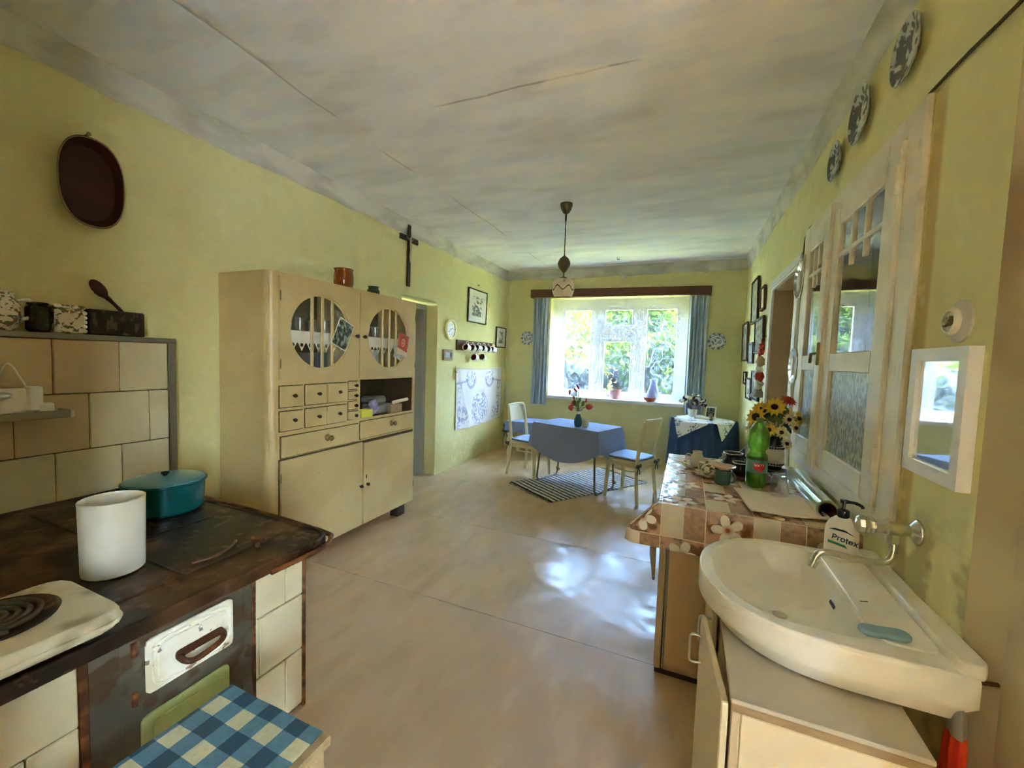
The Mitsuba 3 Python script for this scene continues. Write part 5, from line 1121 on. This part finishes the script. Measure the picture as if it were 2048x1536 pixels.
# ---------------------------------------------------------------- tap
k = thing('wall_tap', 'chrome wall tap with a long swivel spout over the washbasin', 'tap'); ty, tz = 1.64, 1.008
ax = lambda pr, n=28: X(lathe(pr, n), (XR, ty, tz), ry=-PI/2)
obj(k+'__flange', ax([(0, -.01), (.036, -.01), (.038, 0), (.036, .006), (.026, .014), (.016, .022), (0, .022)]), 'mat_chrome', 30)
obj(k+'__body', ax([(0, .01), (.017, .01), (.017, .04), (.022, .042), (.022, .075), (.018, .08), (.018, .105), (.014, .11), (0, .11)]), 'mat_chrome', 30)
obj(k+'__handle', X(lathe([(0, .105), (.022, .108), (.026, .114), (.024, .120), (.028, .125), (.025, .132), (.029, .138), (.026, .150), (.018, .156), (0, .158)], 24, lambda a: 1+.05*np.cos(8*a)), (XR, ty, tz), ry=-PI/2), 'mat_chrome', 30)
obj(k+'__nut', X(lathe([(.012, 0), (.016, 0), (.016, -.028), (.011, -.032)], 6), (XR-.058, ty, tz-.016)), 'mat_chrome')
sp = spline([[XR-.058, ty, tz-.02], [XR-.057, ty-.002, tz-.075], [XR-.068, ty-.006, tz-.103], [XR-.10, ty-.01, tz-.113], [XR-.17, ty-.015, tz-.110], [XR-.225, ty-.02, tz-.104], [XR-.255, ty-.024, tz-.113], [XR-.268, ty-.026, tz-.150]], 8)
obj(k+'__spout', tube(sp, .0105, 14), 'mat_chrome', True)
obj(k+'__outlet', tube([sp[-4], sp[-1]+(sp[-1]-sp[-4])*.6], .0135, 14), 'mat_chrome', 30)
# ---------------------------------------------------------------- washbasin
k = thing('washbasin', 'white ceramic washbasin with a rounded front fixed to the right wall', 'washbasin')
bz = .80
def ring(poly, c, n=120):
    out = []
    for a in np.arange(n)*2*PI/n:
        d = LineString([c, (c[0]+2*math.cos(a), c[1]+2*math.sin(a))]).intersection(poly.exterior); g_ = getattr(d, 'geoms', [d]); p = max(g_, key=lambda q: (q.x-c[0])**2+(q.y-c[1])**2); out.append((p.x, p.y))
    return np.array(out)
def dshape(x0, x1, y0, y1, xs, r):
    """straight back and sides behind xs, half-superellipse in front"""
    yc_, hy = (y0+y1)/2, (y1-y0)/2; t = np.linspace(-PI/2, PI/2, 60)
    fr_ = [(xs-(xs-x0)*abs(math.cos(q))**.86, yc_+hy*math.copysign(abs(math.sin(q))**.92, math.sin(q))) for q in t]
    return Polygon([(x1, y0)]+fr_+[(x1, y1)]).buffer(-r).buffer(r)
ctr = (.33, 1.60)
O1 = ring(dshape(.075, .672, 1.265, 1.935, .42, .02), ctr); O0 = ring(dshape(.13, .66, 1.30, 1.90, .45, .03), ctr)
In = ring(dshape(.118, .478, 1.318, 1.888, .345, .05), ctr)
c2 = np.array(ctr)
lv = [(O0, 1, .665), (O1*.5+O0*.5, 1, .70), (O1, 1, .725), (O1, 1, .785), (c2+(O1-c2)*.993, 1, .796), (c2+(O1-c2)*.975, 1, bz), (In*.985+O1*.015, 1, bz+.001), (In, 1, bz-.006), (c2+(In-c2)*.965, 1, bz-.03), (c2+(In-c2)*.88, 1, bz-.085), (c2+(In-c2)*.72, 1, bz-.118), (c2+(In-c2)*.4, 1, bz-.130), (c2+(In-c2)*.07, 1, bz-.133)]
n = 120; V = np.vstack([np.column_stack([p, np.full(n, z)]) for p, _, z in lv]); F = []
for i in range(len(lv)-1):
    for j in range(n): q = [i*n+j, i*n+(j+1) % n, (i+1)*n+(j+1) % n, (i+1)*n+j]; F += [[q[0], q[1], q[2]], [q[0], q[2], q[3]]]
F += [[(len(lv)-1)*n+j, (len(lv)-1)*n+(j+1) % n, len(V)] for j in range(n)]; V = np.vstack([V, [[*c2, bz-.133]]])
F += [[(j+1) % n, j, len(V)] for j in range(n)]; V = np.vstack([V, [[*c2, .66]]])
obj(k+'__bowl', TM(V, F), 'mat_sink', 45)
obj(k+'__upstand', pillow(rrect(.056, .662, .012, .651, 1.60), bz-.01, bz+.028, .010, 4), 'mat_sink', 45)
obj(k+'__shelf', pillow(rrect(.13, .55, .03, .557, 1.60), bz-.006, bz+.006, .005, 3), 'mat_sink', 45)
obj(k+'__overflow', X(cbox(-.002, .002, -.022, .022, -.006, .006, .002), (.462, 1.575, bz-.045), ry=.3), 'mat_black')
obj(k+'__mark', X(cbox(-.012, .012, -.002, .002, 0, .001, .0005), (.525, 1.53, bz+.006), rz=.4), 'mat_cable')
obj(k+'__drain', X(lathe([(0, .0), (.022, 0), (.022, .003), (.016, .001), (0, .001)], 24), (*ctr, bz-.133)), 'mat_chrome', 30)
obj(k+'__bracket', cbox(.60, XR, 1.86, 1.89, .60, .665, .004), 'mat_rust')
single('soap_bar', X(pillow(rrect(.115, .042, .02), 0, .016, .007, 4), (.512, 1.352, bz+.0065), rz=.14), 'mat_soap', 'thin blue-grey bar of soap on the near end of the washbasin shelf', 'soap', 40)
# soap dispenser
k = thing('soap_dispenser', 'white pump soap bottle with a dark blue pump at the back of the washbasin', 'soap bottle'); sc_ = (.555, 1.855, bz+.0065)
lv = [(.9, .0), (1.0, .006), (1.0, .05), (1.02, .085), (.97, .115), (.80, .135), (.50, .150), (.30, .156), (.0, .157)]
N = 40; a = np.arange(N)*2*PI/N; bs = np.stack([np.sign(np.cos(a))*abs(np.cos(a))**.8*.050, np.sign(np.sin(a))*abs(np.sin(a))**.8*.028], 1)
V = np.vstack([[[0, 0, 0]]]+[np.column_stack([bs*s, np.full(N, z)]) for s, z in lv]); F = [[0, 1+(j+1) % N, 1+j] for j in range(N)]
for i in range(len(lv)-1):
    for j in range(N): q = [1+i*N+j, 1+i*N+(j+1) % N, 1+(i+1)*N+(j+1) % N, 1+(i+1)*N+j]; F += [[q[0], q[1], q[2]], [q[0], q[2], q[3]]]
srz = math.atan2(sc_[1], sc_[0])-PI/2-.05        # front (local -y) turned to the room
obj(k+'__body', X(TM(V, F), sc_, rz=srz), 'mat_white', 45)
put = lambda m: X(m, sc_, rz=srz)
obj(k+'__pump', put(cat(lathe([(.017, .152), (.019, .158), (.019, .178), (.012, .182), (.006, .184), (.006, .205), (.013, .206), (.013, .216), (0, .218)], 20), tube(spline([[0, 0, .211], [.03, -.004, .213], [.05, -.008, .208], [.053, -.008, .200]]), .0055, 8))), 'mat_navyglaze', 40)
tm = meshkit.text_mesh('Protex', .0185, .0012, bold=True); tm.apply_translation(-tm.bounds.mean(0)); tm = X(tm, (0, -.0290, .078), rx=PI/2, rz=0); tm = X(tm, (0, 0, 0), ry=.16); obj(k+'__lettering', put(tm), 'mat_navyprint')
sw = X(prism(Polygon([(-.036, .004), (-.02, .010), (.01, .009), (.038, -.006), (.012, .002), (-.018, .003)]), .0012), (0, -.0285, .104), rx=PI/2); obj(k+'__swoosh', put(sw), 'mat_navyprint')
bn = X(prism(Polygon([(-.035, .006), (.016, .004), (.024, -.004), (-.033, -.004)]), .0012), (-.003, -.0288, .056), rx=PI/2, ry=.14); obj(k+'__green_band', put(bn), 'mat_greenlabel')
# ---------------------------------------------------------------- cabinet under the basin
k = thing('sink_cabinet', 'cream cabinet with a door standing ajar under the washbasin', 'cabinet')
kx0, kx1, ky0, ky1, kz = .150, .545, 1.155, 1.96, .655
obj(k+'__body', cat(cbox(kx0+.004, kx1, ky0+.004, ky1, .02, kz-.034, .002)), 'mat_cabinetface')
obj(k+'__near_panel', cbox(kx0+.022, kx1, ky0-.001, ky0+.016, .0, kz-.036, .002), 'mat_cabinetface')
obj(k+'__front_edge', cbox(kx0, kx0+.019, ky0-.001, ky0+.018, 0, kz-.036, .002), 'mat_tan')
obj(k+'__worktop', cbox(kx0-.004, kx1, ky0-.004, ky1, kz-.012, kz, .002), 'mat_cabinettop')
obj(k+'__worktop_edge', cbox(kx0-.003, kx1, ky0-.003, ky1, kz-.034, kz-.0125, .002), 'mat_edgewood')
d_ = X(cbox(-.018, 0, 0, .38, .03, kz-.02, .003), (kx0-.006, ky0+.005, 0), rz=.10); scene[k+'__door'] = mikit.ply(d_, 'mat_cabinetface')
d_ = X(cbox(-.018, 0, 0, .36, .03, kz-.02, .003), (kx0-.006, ky0+.80, 0), rz=PI+0); d_ = cbox(kx0-.024, kx0-.006, ky0+.42, ky1-.005, .03, kz-.04, .003); scene[k+'__door_001'] = mikit.ply(d_, 'mat_cabinetface')
for kk, y, xx in ((k+'__door', ky0+.33, kx0-.055), (k+'__door_001', ky0+.455, kx0-.024)):
    obj(kk+'__handle', tube(spline([[xx+.0, y, .50], [xx-.035, y, .50], [xx-.038, y, .54], [xx-.035, y, .59], [xx+.0, y, .59]]), .0045, 8), 'mat_chrome', True)
# red towel on a hook
single('wall_hook', cat(tube(spline([[XR+.03, 1.305, .775], [XR-.02, 1.30, .772], [XR-.05, 1.30, .770], [XR-.055, 1.30, .785]]), .005, 8)), 'mat_rust', 'rusty hook in the wall beside the washbasin corner', 'hook', True)
def f(u, v):
    w_ = .010+.018*np.minimum(1, v*3.0)
    a = u*2*PI
    return XR-.038+w_*.6*np.cos(a)*(1+.25*np.cos(3*a)), 1.300+w_*np.sin(a)*(1+.2*np.cos(4*a+1)), .772-.55*v
k = thing('red_towel', 'red and orange towel hanging from the hook beside the washbasin', 'towel')
def f1(u, v): x, y, z = f(u, v*.25); return x, y, z
def f2(u, v): x, y, z = f(u, .25+v*.75); return x, y, z
obj(k+'__loop', sheet(f1, 30, 8, .002), 'mat_rubbergrey', True); obj(k+'__cloth', sheet(f2, 30, 14, .002), 'mat_redtowel', True)
# ---------------------------------------------------------------- counter with the oilcloth
k = thing('kitchen_counter', 'tan painted wooden kitchen counter under the oilcloth against the right wall', 'counter')
qx0, qx1, qy0, qy1, qz = -.078, XR-.005, 2.052, 3.20, .845
obj(k+'__near_panel', cbox(qx0+.045, qx1, qy0+.004, qy0+.022, .03, qz-.02, .002), 'mat_boxtan')
obj(k+'__corner_post', cbox(qx0, qx0+.030, qy0, qy0+.04, .03, qz-.02, .003), 'mat_tan')
obj(k+'__corner_post', cbox(qx0+.034, qx0+.044, qy0+.006, qy0+.03, .03, qz-.02, .002), 'mat_rubbergrey')
obj(k+'__plinth', cbox(qx0+.004, qx1, qy0+.010, qy1, 0, .04, .003), 'mat_darkwood')
for i in range(3): obj(k+'__front', cbox(qx0+.002, qx0+.02, qy0+.045+i*.37, qy0+.405+i*.37, .045, qz-.03, .003), 'mat_boxtan')
obj(k+'__top', cbox(qx0-.012, qx1, qy0-.006, qy1+.01, qz-.022, qz-.003, .003), 'mat_oldwood')
obj(k+'__drop_board', X(cbox(-.012, 0, 0, .30, .46, .80, .003), (qx0-.014, qy0-.0, 0), rz=.12), 'mat_edgewood')
k = thing('flower_oilcloth', 'shiny patchwork oilcloth printed with white flowers covering the kitchen counter', 'tablecloth')
oc = [(qx0-.016, qy0-.012), (qx1, qy0-.012), (qx1, qy1+.012), (qx0-.016, qy1+.012)]
def dr_o(side, s):
    if side == 0: return .205-.015*s+.008*math.sin(9*s)
    if side == 1: return .006
    if side == 2: return .18
    return .185+.035*math.sin(7*s)
m = drape(oc, qz+.001, dr_o, flare=.012, amp=.006, freq=21, rows=8, per=44, t=.0015, seed=3, rc=.008)
v = np.array(m.vertices)                         # gentle wrinkles of the plastic, and the corner flaring out
tp_ = v[:, 2] > qz-.006
v[:, 0] -= np.where(v[:, 2] < qz-.02, np.exp(-((v[:, 1]-qy0-.01)/.07)**2)*np.clip(qx0+.05-v[:, 0], 0, .06)*2.2*np.clip((qz-v[:, 2])/.15, 0, 1), 0)
obj(k+'__cloth', TM(v, m.faces), 'mat_oilcloth', 40)
CZ = qz+.004
# crockery on the counter; every piece stands at CZ
def cup(name, x, y, lab_, mat, prof, handle=None, cat_='cup', hz=.045):
    k = thing(name, lab_, cat_); obj(k+'__body', X(lathe(prof, 36), (x, y, CZ if name != 'x' else 0)), mat, True)
    if handle is not None:
        r, h, a = handle; c_, s_ = math.cos(a), math.sin(a)
        pts = spline([[r-.006, 0, h+.026], [r+.018, 0, h+.030], [r+.030, 0, h+.010], [r+.022, 0, h-.016], [r-.002, 0, h-.024]], 5)
        obj(k+'__handle', tube(np.stack([x+pts[:, 0]*c_-pts[:, 1]*s_, y+pts[:, 0]*s_+pts[:, 1]*c_, CZ+pts[:, 2]], 1), .0045, 8), mat, True)
    return k
def saucer(name, x, y, r, lab_, mat, z=None, tilt=0):
    pr = [(0, 0), (r*.5, 0), (r*.55, .004), (r*.85, .012), (r, .020), (r*.99, .023), (r*.84, .016), (r*.5, .007), (0, .006)]
    k = thing(name, lab_, 'saucer'); m = lathe(pr, 44); uv = np.asarray(m.vertices)[:, :2]/r
    scene[k] = mikit.ply(X(m, (x, y, CZ if z is None else z), ry=tilt), mat, True); return k
pear = [(0, .008), (.026, .008), (.040, .02), (.045, .04), (.042, .062), (.030, .085), (.026, .094), (.030, .106), (.027, .106), (.022, .094), (.026, .084), (.038, .06), (.04, .04), (.03, .018), (0, .014)]
saucer('saucer', .072, 2.845, .085, 'cream saucer under the cup nearest the oilcloth far left edge', 'mat_floral')
cup('coffee_cup', .085, 2.855, 'cream bulbous coffee cup standing farthest left on the counter', 'mat_stone', pear, (.040, .05, 2.9))
saucer('saucer', .150, 2.66, .092, 'patterned cream saucer under the second coffee cup', 'mat_floral')
cup('coffee_cup', .150, 2.67, 'cream patterned coffee cup in the middle between the first cup and the green mug', 'mat_floral', [(r_*.92, z_*.86+.001) for r_, z_ in pear], (.038, .042, 2.7))
mg = [(0, 0), (.034, 0), (.040, .006), (.041, .075), (.041, .080), (.037, .080), (.036, .01), (0, .008)]
cup('green_mug', .208, 2.535, 'grey-green mug carrying a pinkish saucer at the front of the coffee cups', 'mat_greenmug', mg, (.041, .042, -.6), 'mug')
saucer('pink_saucer', .212, 2.532, .060, 'pinkish saucer laid on top of the grey-green mug', 'mat_pinkplate', CZ+.0805, 0)
jug = [(0, 0), (.035, 0), (.05, .012), (.060, .04), (.056, .068), (.042, .086), (.046, .104), (.056, .112), (.052, .112), (.04, .098), (.037, .086), (.05, .066), (.054, .04), (.03, .01), (0, .01)]
cup('navy_jug', .288, 2.885, 'dark navy glazed jug with a white rim behind the green mug', 'mat_navyglaze', jug, (.054, .06, .4), 'jug')
obj('navy_jug__rim_line', tube([[.288+.054*math.cos(t), 2.885+.054*math.sin(t), CZ+.1125] for t in np.arange(40)*PI/20], .003, 6, True), 'mat_porcelain', True)
cup('navy_cup', .318, 2.765, 'smaller dark navy cup in front of the navy jug', 'mat_navyglaze', [(r_*.78, z_*.72) for r_, z_ in jug], (.04, .04, -.3))
obj('navy_cup__rim_line', tube([[.318+.042*math.cos(t), 2.765+.042*math.sin(t), CZ+.081] for t in np.arange(40)*PI/20], .003, 6, True), 'mat_porcelain', True)
single('wooden_tray', X(lathe([(0, 0), (.10, 0), (.112, .008), (.112, .014), (.104, .012), (.098, .006), (0, .006)], 44), (.385, 2.72, CZ)), 'mat_brownwood', 'round reddish-brown wooden coaster behind the green bottle', 'coaster', 40)
single('blue_wrapper', X(lathe([(0, 0), (.03, 0), (.026, .06), (.012, .12), (0, .14)], 20), (.325, 2.99, CZ), ry=.25), 'mat_bluevase', 'blue pointed wrapped packet standing behind the green bottle', 'packet', True)
# green bottle
k = thing('green_bottle', 'green plastic water bottle with a pinched waist on the counter', 'bottle'); bc = (.372, 2.565, CZ)
bp = [(.0, .003), (.030, 0), (.044, .008), (.050, .025), (.051, .10), (.0505, .165), (.047, .180), (.040, .192), (.039, .198), (.047, .215), (.054, .245), (.053, .28), (.045, .315), (.028, .342), (.017, .352), (.014, .358), (.014, .375)]
pm = lathe(bp, 40, lambda a, p: 1+.05*np.cos(5*a)[None, :]*(p[:, 1] < .02)[:, None])
obj(k+'__body', X(pm, bc), 'mat_bottlebody', True)
obj(k+'__water', X(lathe([(0, .005), (.028, .004), (.042, .011), (.0475, .026), (.0485, .095), (0, .095)], 40), bc), 'mat_bottle', True)
obj(k+'__cap', X(lathe([(.0165, .357), (.0165, .378), (0, .379)], 24), bc), 'mat_leaf', 30)
obj(k+'__label', X(lathe([(.0516, .085), (.0516, .155)], 40), bc), 'mat_labelteal', True)
a0 = math.atan2(-bc[1], -bc[0])
def wrap_on(m, r, z, a_):
    v = np.array(m.vertices); th = a_+v[:, 0]/r; rr = r+v[:, 2]; return TM(np.stack([bc[0]+rr*np.cos(th), bc[1]+rr*np.sin(th), bc[2]+z+v[:, 1]], 1), m.faces)
rd = prism(Polygon([(-.030, .018), (.030, .018), (.026, -.012), (.004, -.030), (-.026, -.012)]), .0012); rd = rd.subdivide().subdivide(); obj(k+'__label_emblem', wrap_on(rd, .0517, .120, a0+.25), 'mat_labelred')
tm = meshkit.text_mesh('MATT', .0125, .0008, bold=True); tm.apply_translation(-tm.bounds.mean(0)); obj(k+'__lettering', wrap_on(tm, .0532, .128, a0+.25), 'mat_labeltext')
# tumbler upside down
k = thing('upturned_glass', 'clear faceted drinking glass turned upside down on the paper towel', 'glass'); gm = lathe([(.044, 0), (.0445, .002), (.040, .06), (.034, .106), (.030, .110), (0, .110)], 8)
gm = lathe([(0, .097), (.031, .096), (.037, .06), (.041, .001), (.043, 0), (.0445, .002), (.040, .06), (.034, .106), (.030, .110), (0, .110)], 10)
if gm.volume < 0: gm.invert()
scene[k] = mikit.ply(X(gm, (.452, 2.405, CZ+.0145)), 'mat_solidglass', 25)
# folded paper towel
def f(u, v):
    a = np.array([.255, 2.43]); b = np.array([.655, 2.40]); c_ = np.array([.290, 2.075]); d_ = np.array([.640, 2.115])
    x = (a[0]*(1-u)+b[0]*u)*(1-v)+(c_[0]*(1-u)+d_[0]*u)*v; y = (a[1]*(1-u)+b[1]*u)*(1-v)+(c_[1]*(1-u)+d_[1]*u)*v
    return x, y, CZ+.0095+.0035*np.sin(u*9+v*4)*np.sin(v*5)
single('folded_towel', sheet(f, 40, 30, .007), 'mat_towel', 'flat folded cream cloth lying at the near edge of the counter', 'cloth', True)
# foil roll
k = thing('foil_roll', 'shiny roll of foil on a cardboard core lying along the wall', 'roll')
p0, p1 = np.array([.600, 2.80, CZ+.036]), np.array([.583, 2.135, CZ+.048])
def cyl(r0, r1, a, b, n=40):
    d = (b-a)/np.linalg.norm(b-a); e1 = np.cross(d, [0, 0, 1]); e1 /= np.linalg.norm(e1); e2 = np.cross(e1, d); t = np.arange(n)*2*PI/n
    rg = lambda c_, r: c_+r*(np.cos(t)[:, None]*e1+np.sin(t)[:, None]*e2)
    V = np.vstack([rg(a, r1), rg(b, r1), rg(b, r0), rg(a, r0)]); F = []
    for i in range(4):
        for j in range(n): q = [i*n+j, i*n+(j+1) % n, ((i+1) % 4)*n+(j+1) % n, ((i+1) % 4)*n+j]; F += [[q[0], q[1], q[2]], [q[0], q[2], q[3]]]
    return TM(V, F)
obj(k+'__sheet', cyl(.033, .042, p0, p1), 'mat_foil', 40); obj(k+'__core', cyl(.030, .0328, p0+(p0-p1)*.01, p1+(p1-p0)*.012), 'mat_cardcore', 40)
# sunflower vase
k = thing('sunflower_vase', 'cream and navy patterned vase standing on a dark plate on the counter', 'vase'); sv = (.520, 3.00, CZ+.012)
vp = [(0, 0), (.035, 0), (.042, .01), (.060, .05), (.062, .10), (.052, .15), (.040, .175), (.042, .20), (.050, .215), (.046, .215), (.037, .198), (.035, .175), (.048, .15), (.057, .10), (.03, .01), (0, .01)]
obj(k+'__body', X(lathe(vp, 40), sv), 'mat_stone', True)
obj(k+'__foot_band', X(lathe([(.0415, .005), (.0445, .015), (.0515, .03), (.0530, .032)], 40), (sv[0], sv[1], sv[2])), 'mat_navyglaze', True)
obj(k+'__neck_band', X(lathe([(.0535, .152), (.0415, .176), (.0435, .20), (.0515, .2155), (.047, .2165)], 40), sv), 'mat_navyglaze', True)
pt = [X(blob((0, 0, 0), 1, 1, sc=(.006, .004, .008)), (sv[0]+r_*math.cos(t), sv[1]+r_*math.sin(t), sv[2]+z_)) for r_, z_ in ((.0565, .045), (.0535, .142)) for t in np.arange(24)*PI/12]
tk_ = obj(k+'__dot_pattern', cat(*pt), 'mat_navyglaze'); labels[tk_] = {'kind': 'stuff'}
single('dark_plate', X(lathe([(0, 0), (.05, 0), (.075, .012), (.078, .016), (.05, .008), (0, .008)], 44), (.533, 2.995, CZ)), 'mat_navyglaze', 'dark glazed plate under the sunflower vase', 'plate', True)
k = thing('sunflower_bouquet', 'bunch of artificial yellow sunflowers with one red flower in the vase on the counter', 'flowers'); g = np.random.default_rng(21)
vc3 = np.array([sv[0], sv[1], sv[2]+.205])
def flower(c, nrm, r, petal, eye, eyer, np_=12):
    nrm = np.array(nrm, float); nrm /= np.linalg.norm(nrm); e1 = np.cross(nrm, [.3, .2, 1.]); e1 /= np.linalg.norm(e1); e2 = np.cross(nrm, e1); ms = []
    for i in range(np_):
        a = i*2*PI/np_; d = e1*math.cos(a)+e2*math.sin(a); s_ = np.cross(nrm, d); w_ = r*2.6/np_
        c0 = c+d*eyer*.8
        P = np.array([c0, c0+d*(r-eyer)*.45+s_*w_+nrm*.006, c+d*r+nrm*.002*(i % 2), c0+d*(r-eyer)*.45-s_*w_+nrm*.006]); Q = P-nrm*.002
        ms.append(TM(np.vstack([P, Q]), [[0, 1, 2], [0, 2, 3], [6, 5, 4], [7, 6, 4], [0, 4, 1], [1, 4, 5], [1, 5, 2], [2, 5, 6], [2, 6, 3], [3, 6, 7], [3, 7, 0], [0, 7, 4]]))
    for i, m in enumerate(ms): obj(k+'__petal', m, petal)
    obj(k+'__flower_eye', blob(c+nrm*.004, eyer, 2, sc=(1, 1, 1)) if False else X(blob((0, 0, 0), eyer, 2), c+nrm*.001), eye, True)
    obj(k+'__stem', tube(spline([vc3-[0, 0, .03], .5*vc3+.5*c-nrm*.02, c-nrm*.006]), .003, 5), 'mat_leaf')
for dx, dy, dz, r, pm_, er in ((-.115, -.06, .125, .075, 'mat_yellowpetal', .024), (-.02, -.06, .195, .065, 'mat_yellowpetal', .018), (.02, -.085, .045, .042, 'mat_palepetal', .012), (.055, -.08, .125, .042, 'mat_palepetal', .013), (.095, -.06, .075, .042, 'mat_palepetal', .012), (-.045, -.09, .055, .045, 'mat_yellowpetal', .013),
                               (.05, -.09, -.02, .040, 'mat_palepetal', .012), (-.13, -.03, .05, .05, 'mat_palepetal', .014), (.115, -.02, .13, .045, 'mat_yellowpetal', .013), (-.08, .06, .16, .06, 'mat_yellowpetal', .02), (.06, .06, .15, .05, 'mat_yellowpetal', .016)):
    flower(vc3+[dx, dy, dz], (dx*1.2, -.11, .05), r, pm_, 'mat_flowereye', er)
flower(vc3+[.055, -.03, .235], (.2, -.6, .7), .045, 'mat_red', 'mat_red', .012, 14)
for i in range(22):
    a = g.uniform(0, 2*PI); c = vc3+np.array([math.cos(a)*.09*g.uniform(.4, 1.3), math.sin(a)*.06, g.uniform(.0, .20)])
    obj(k+'__leaf', X(blob((0, 0, 0), 1, 1, sc=(.034, .006, .018)), c, rz=g.uniform(0, 6), ry=g.uniform(-.8, .8), rx=g.uniform(-.5, .5)), 'mat_leaf' if i % 3 else 'mat_plantdark')
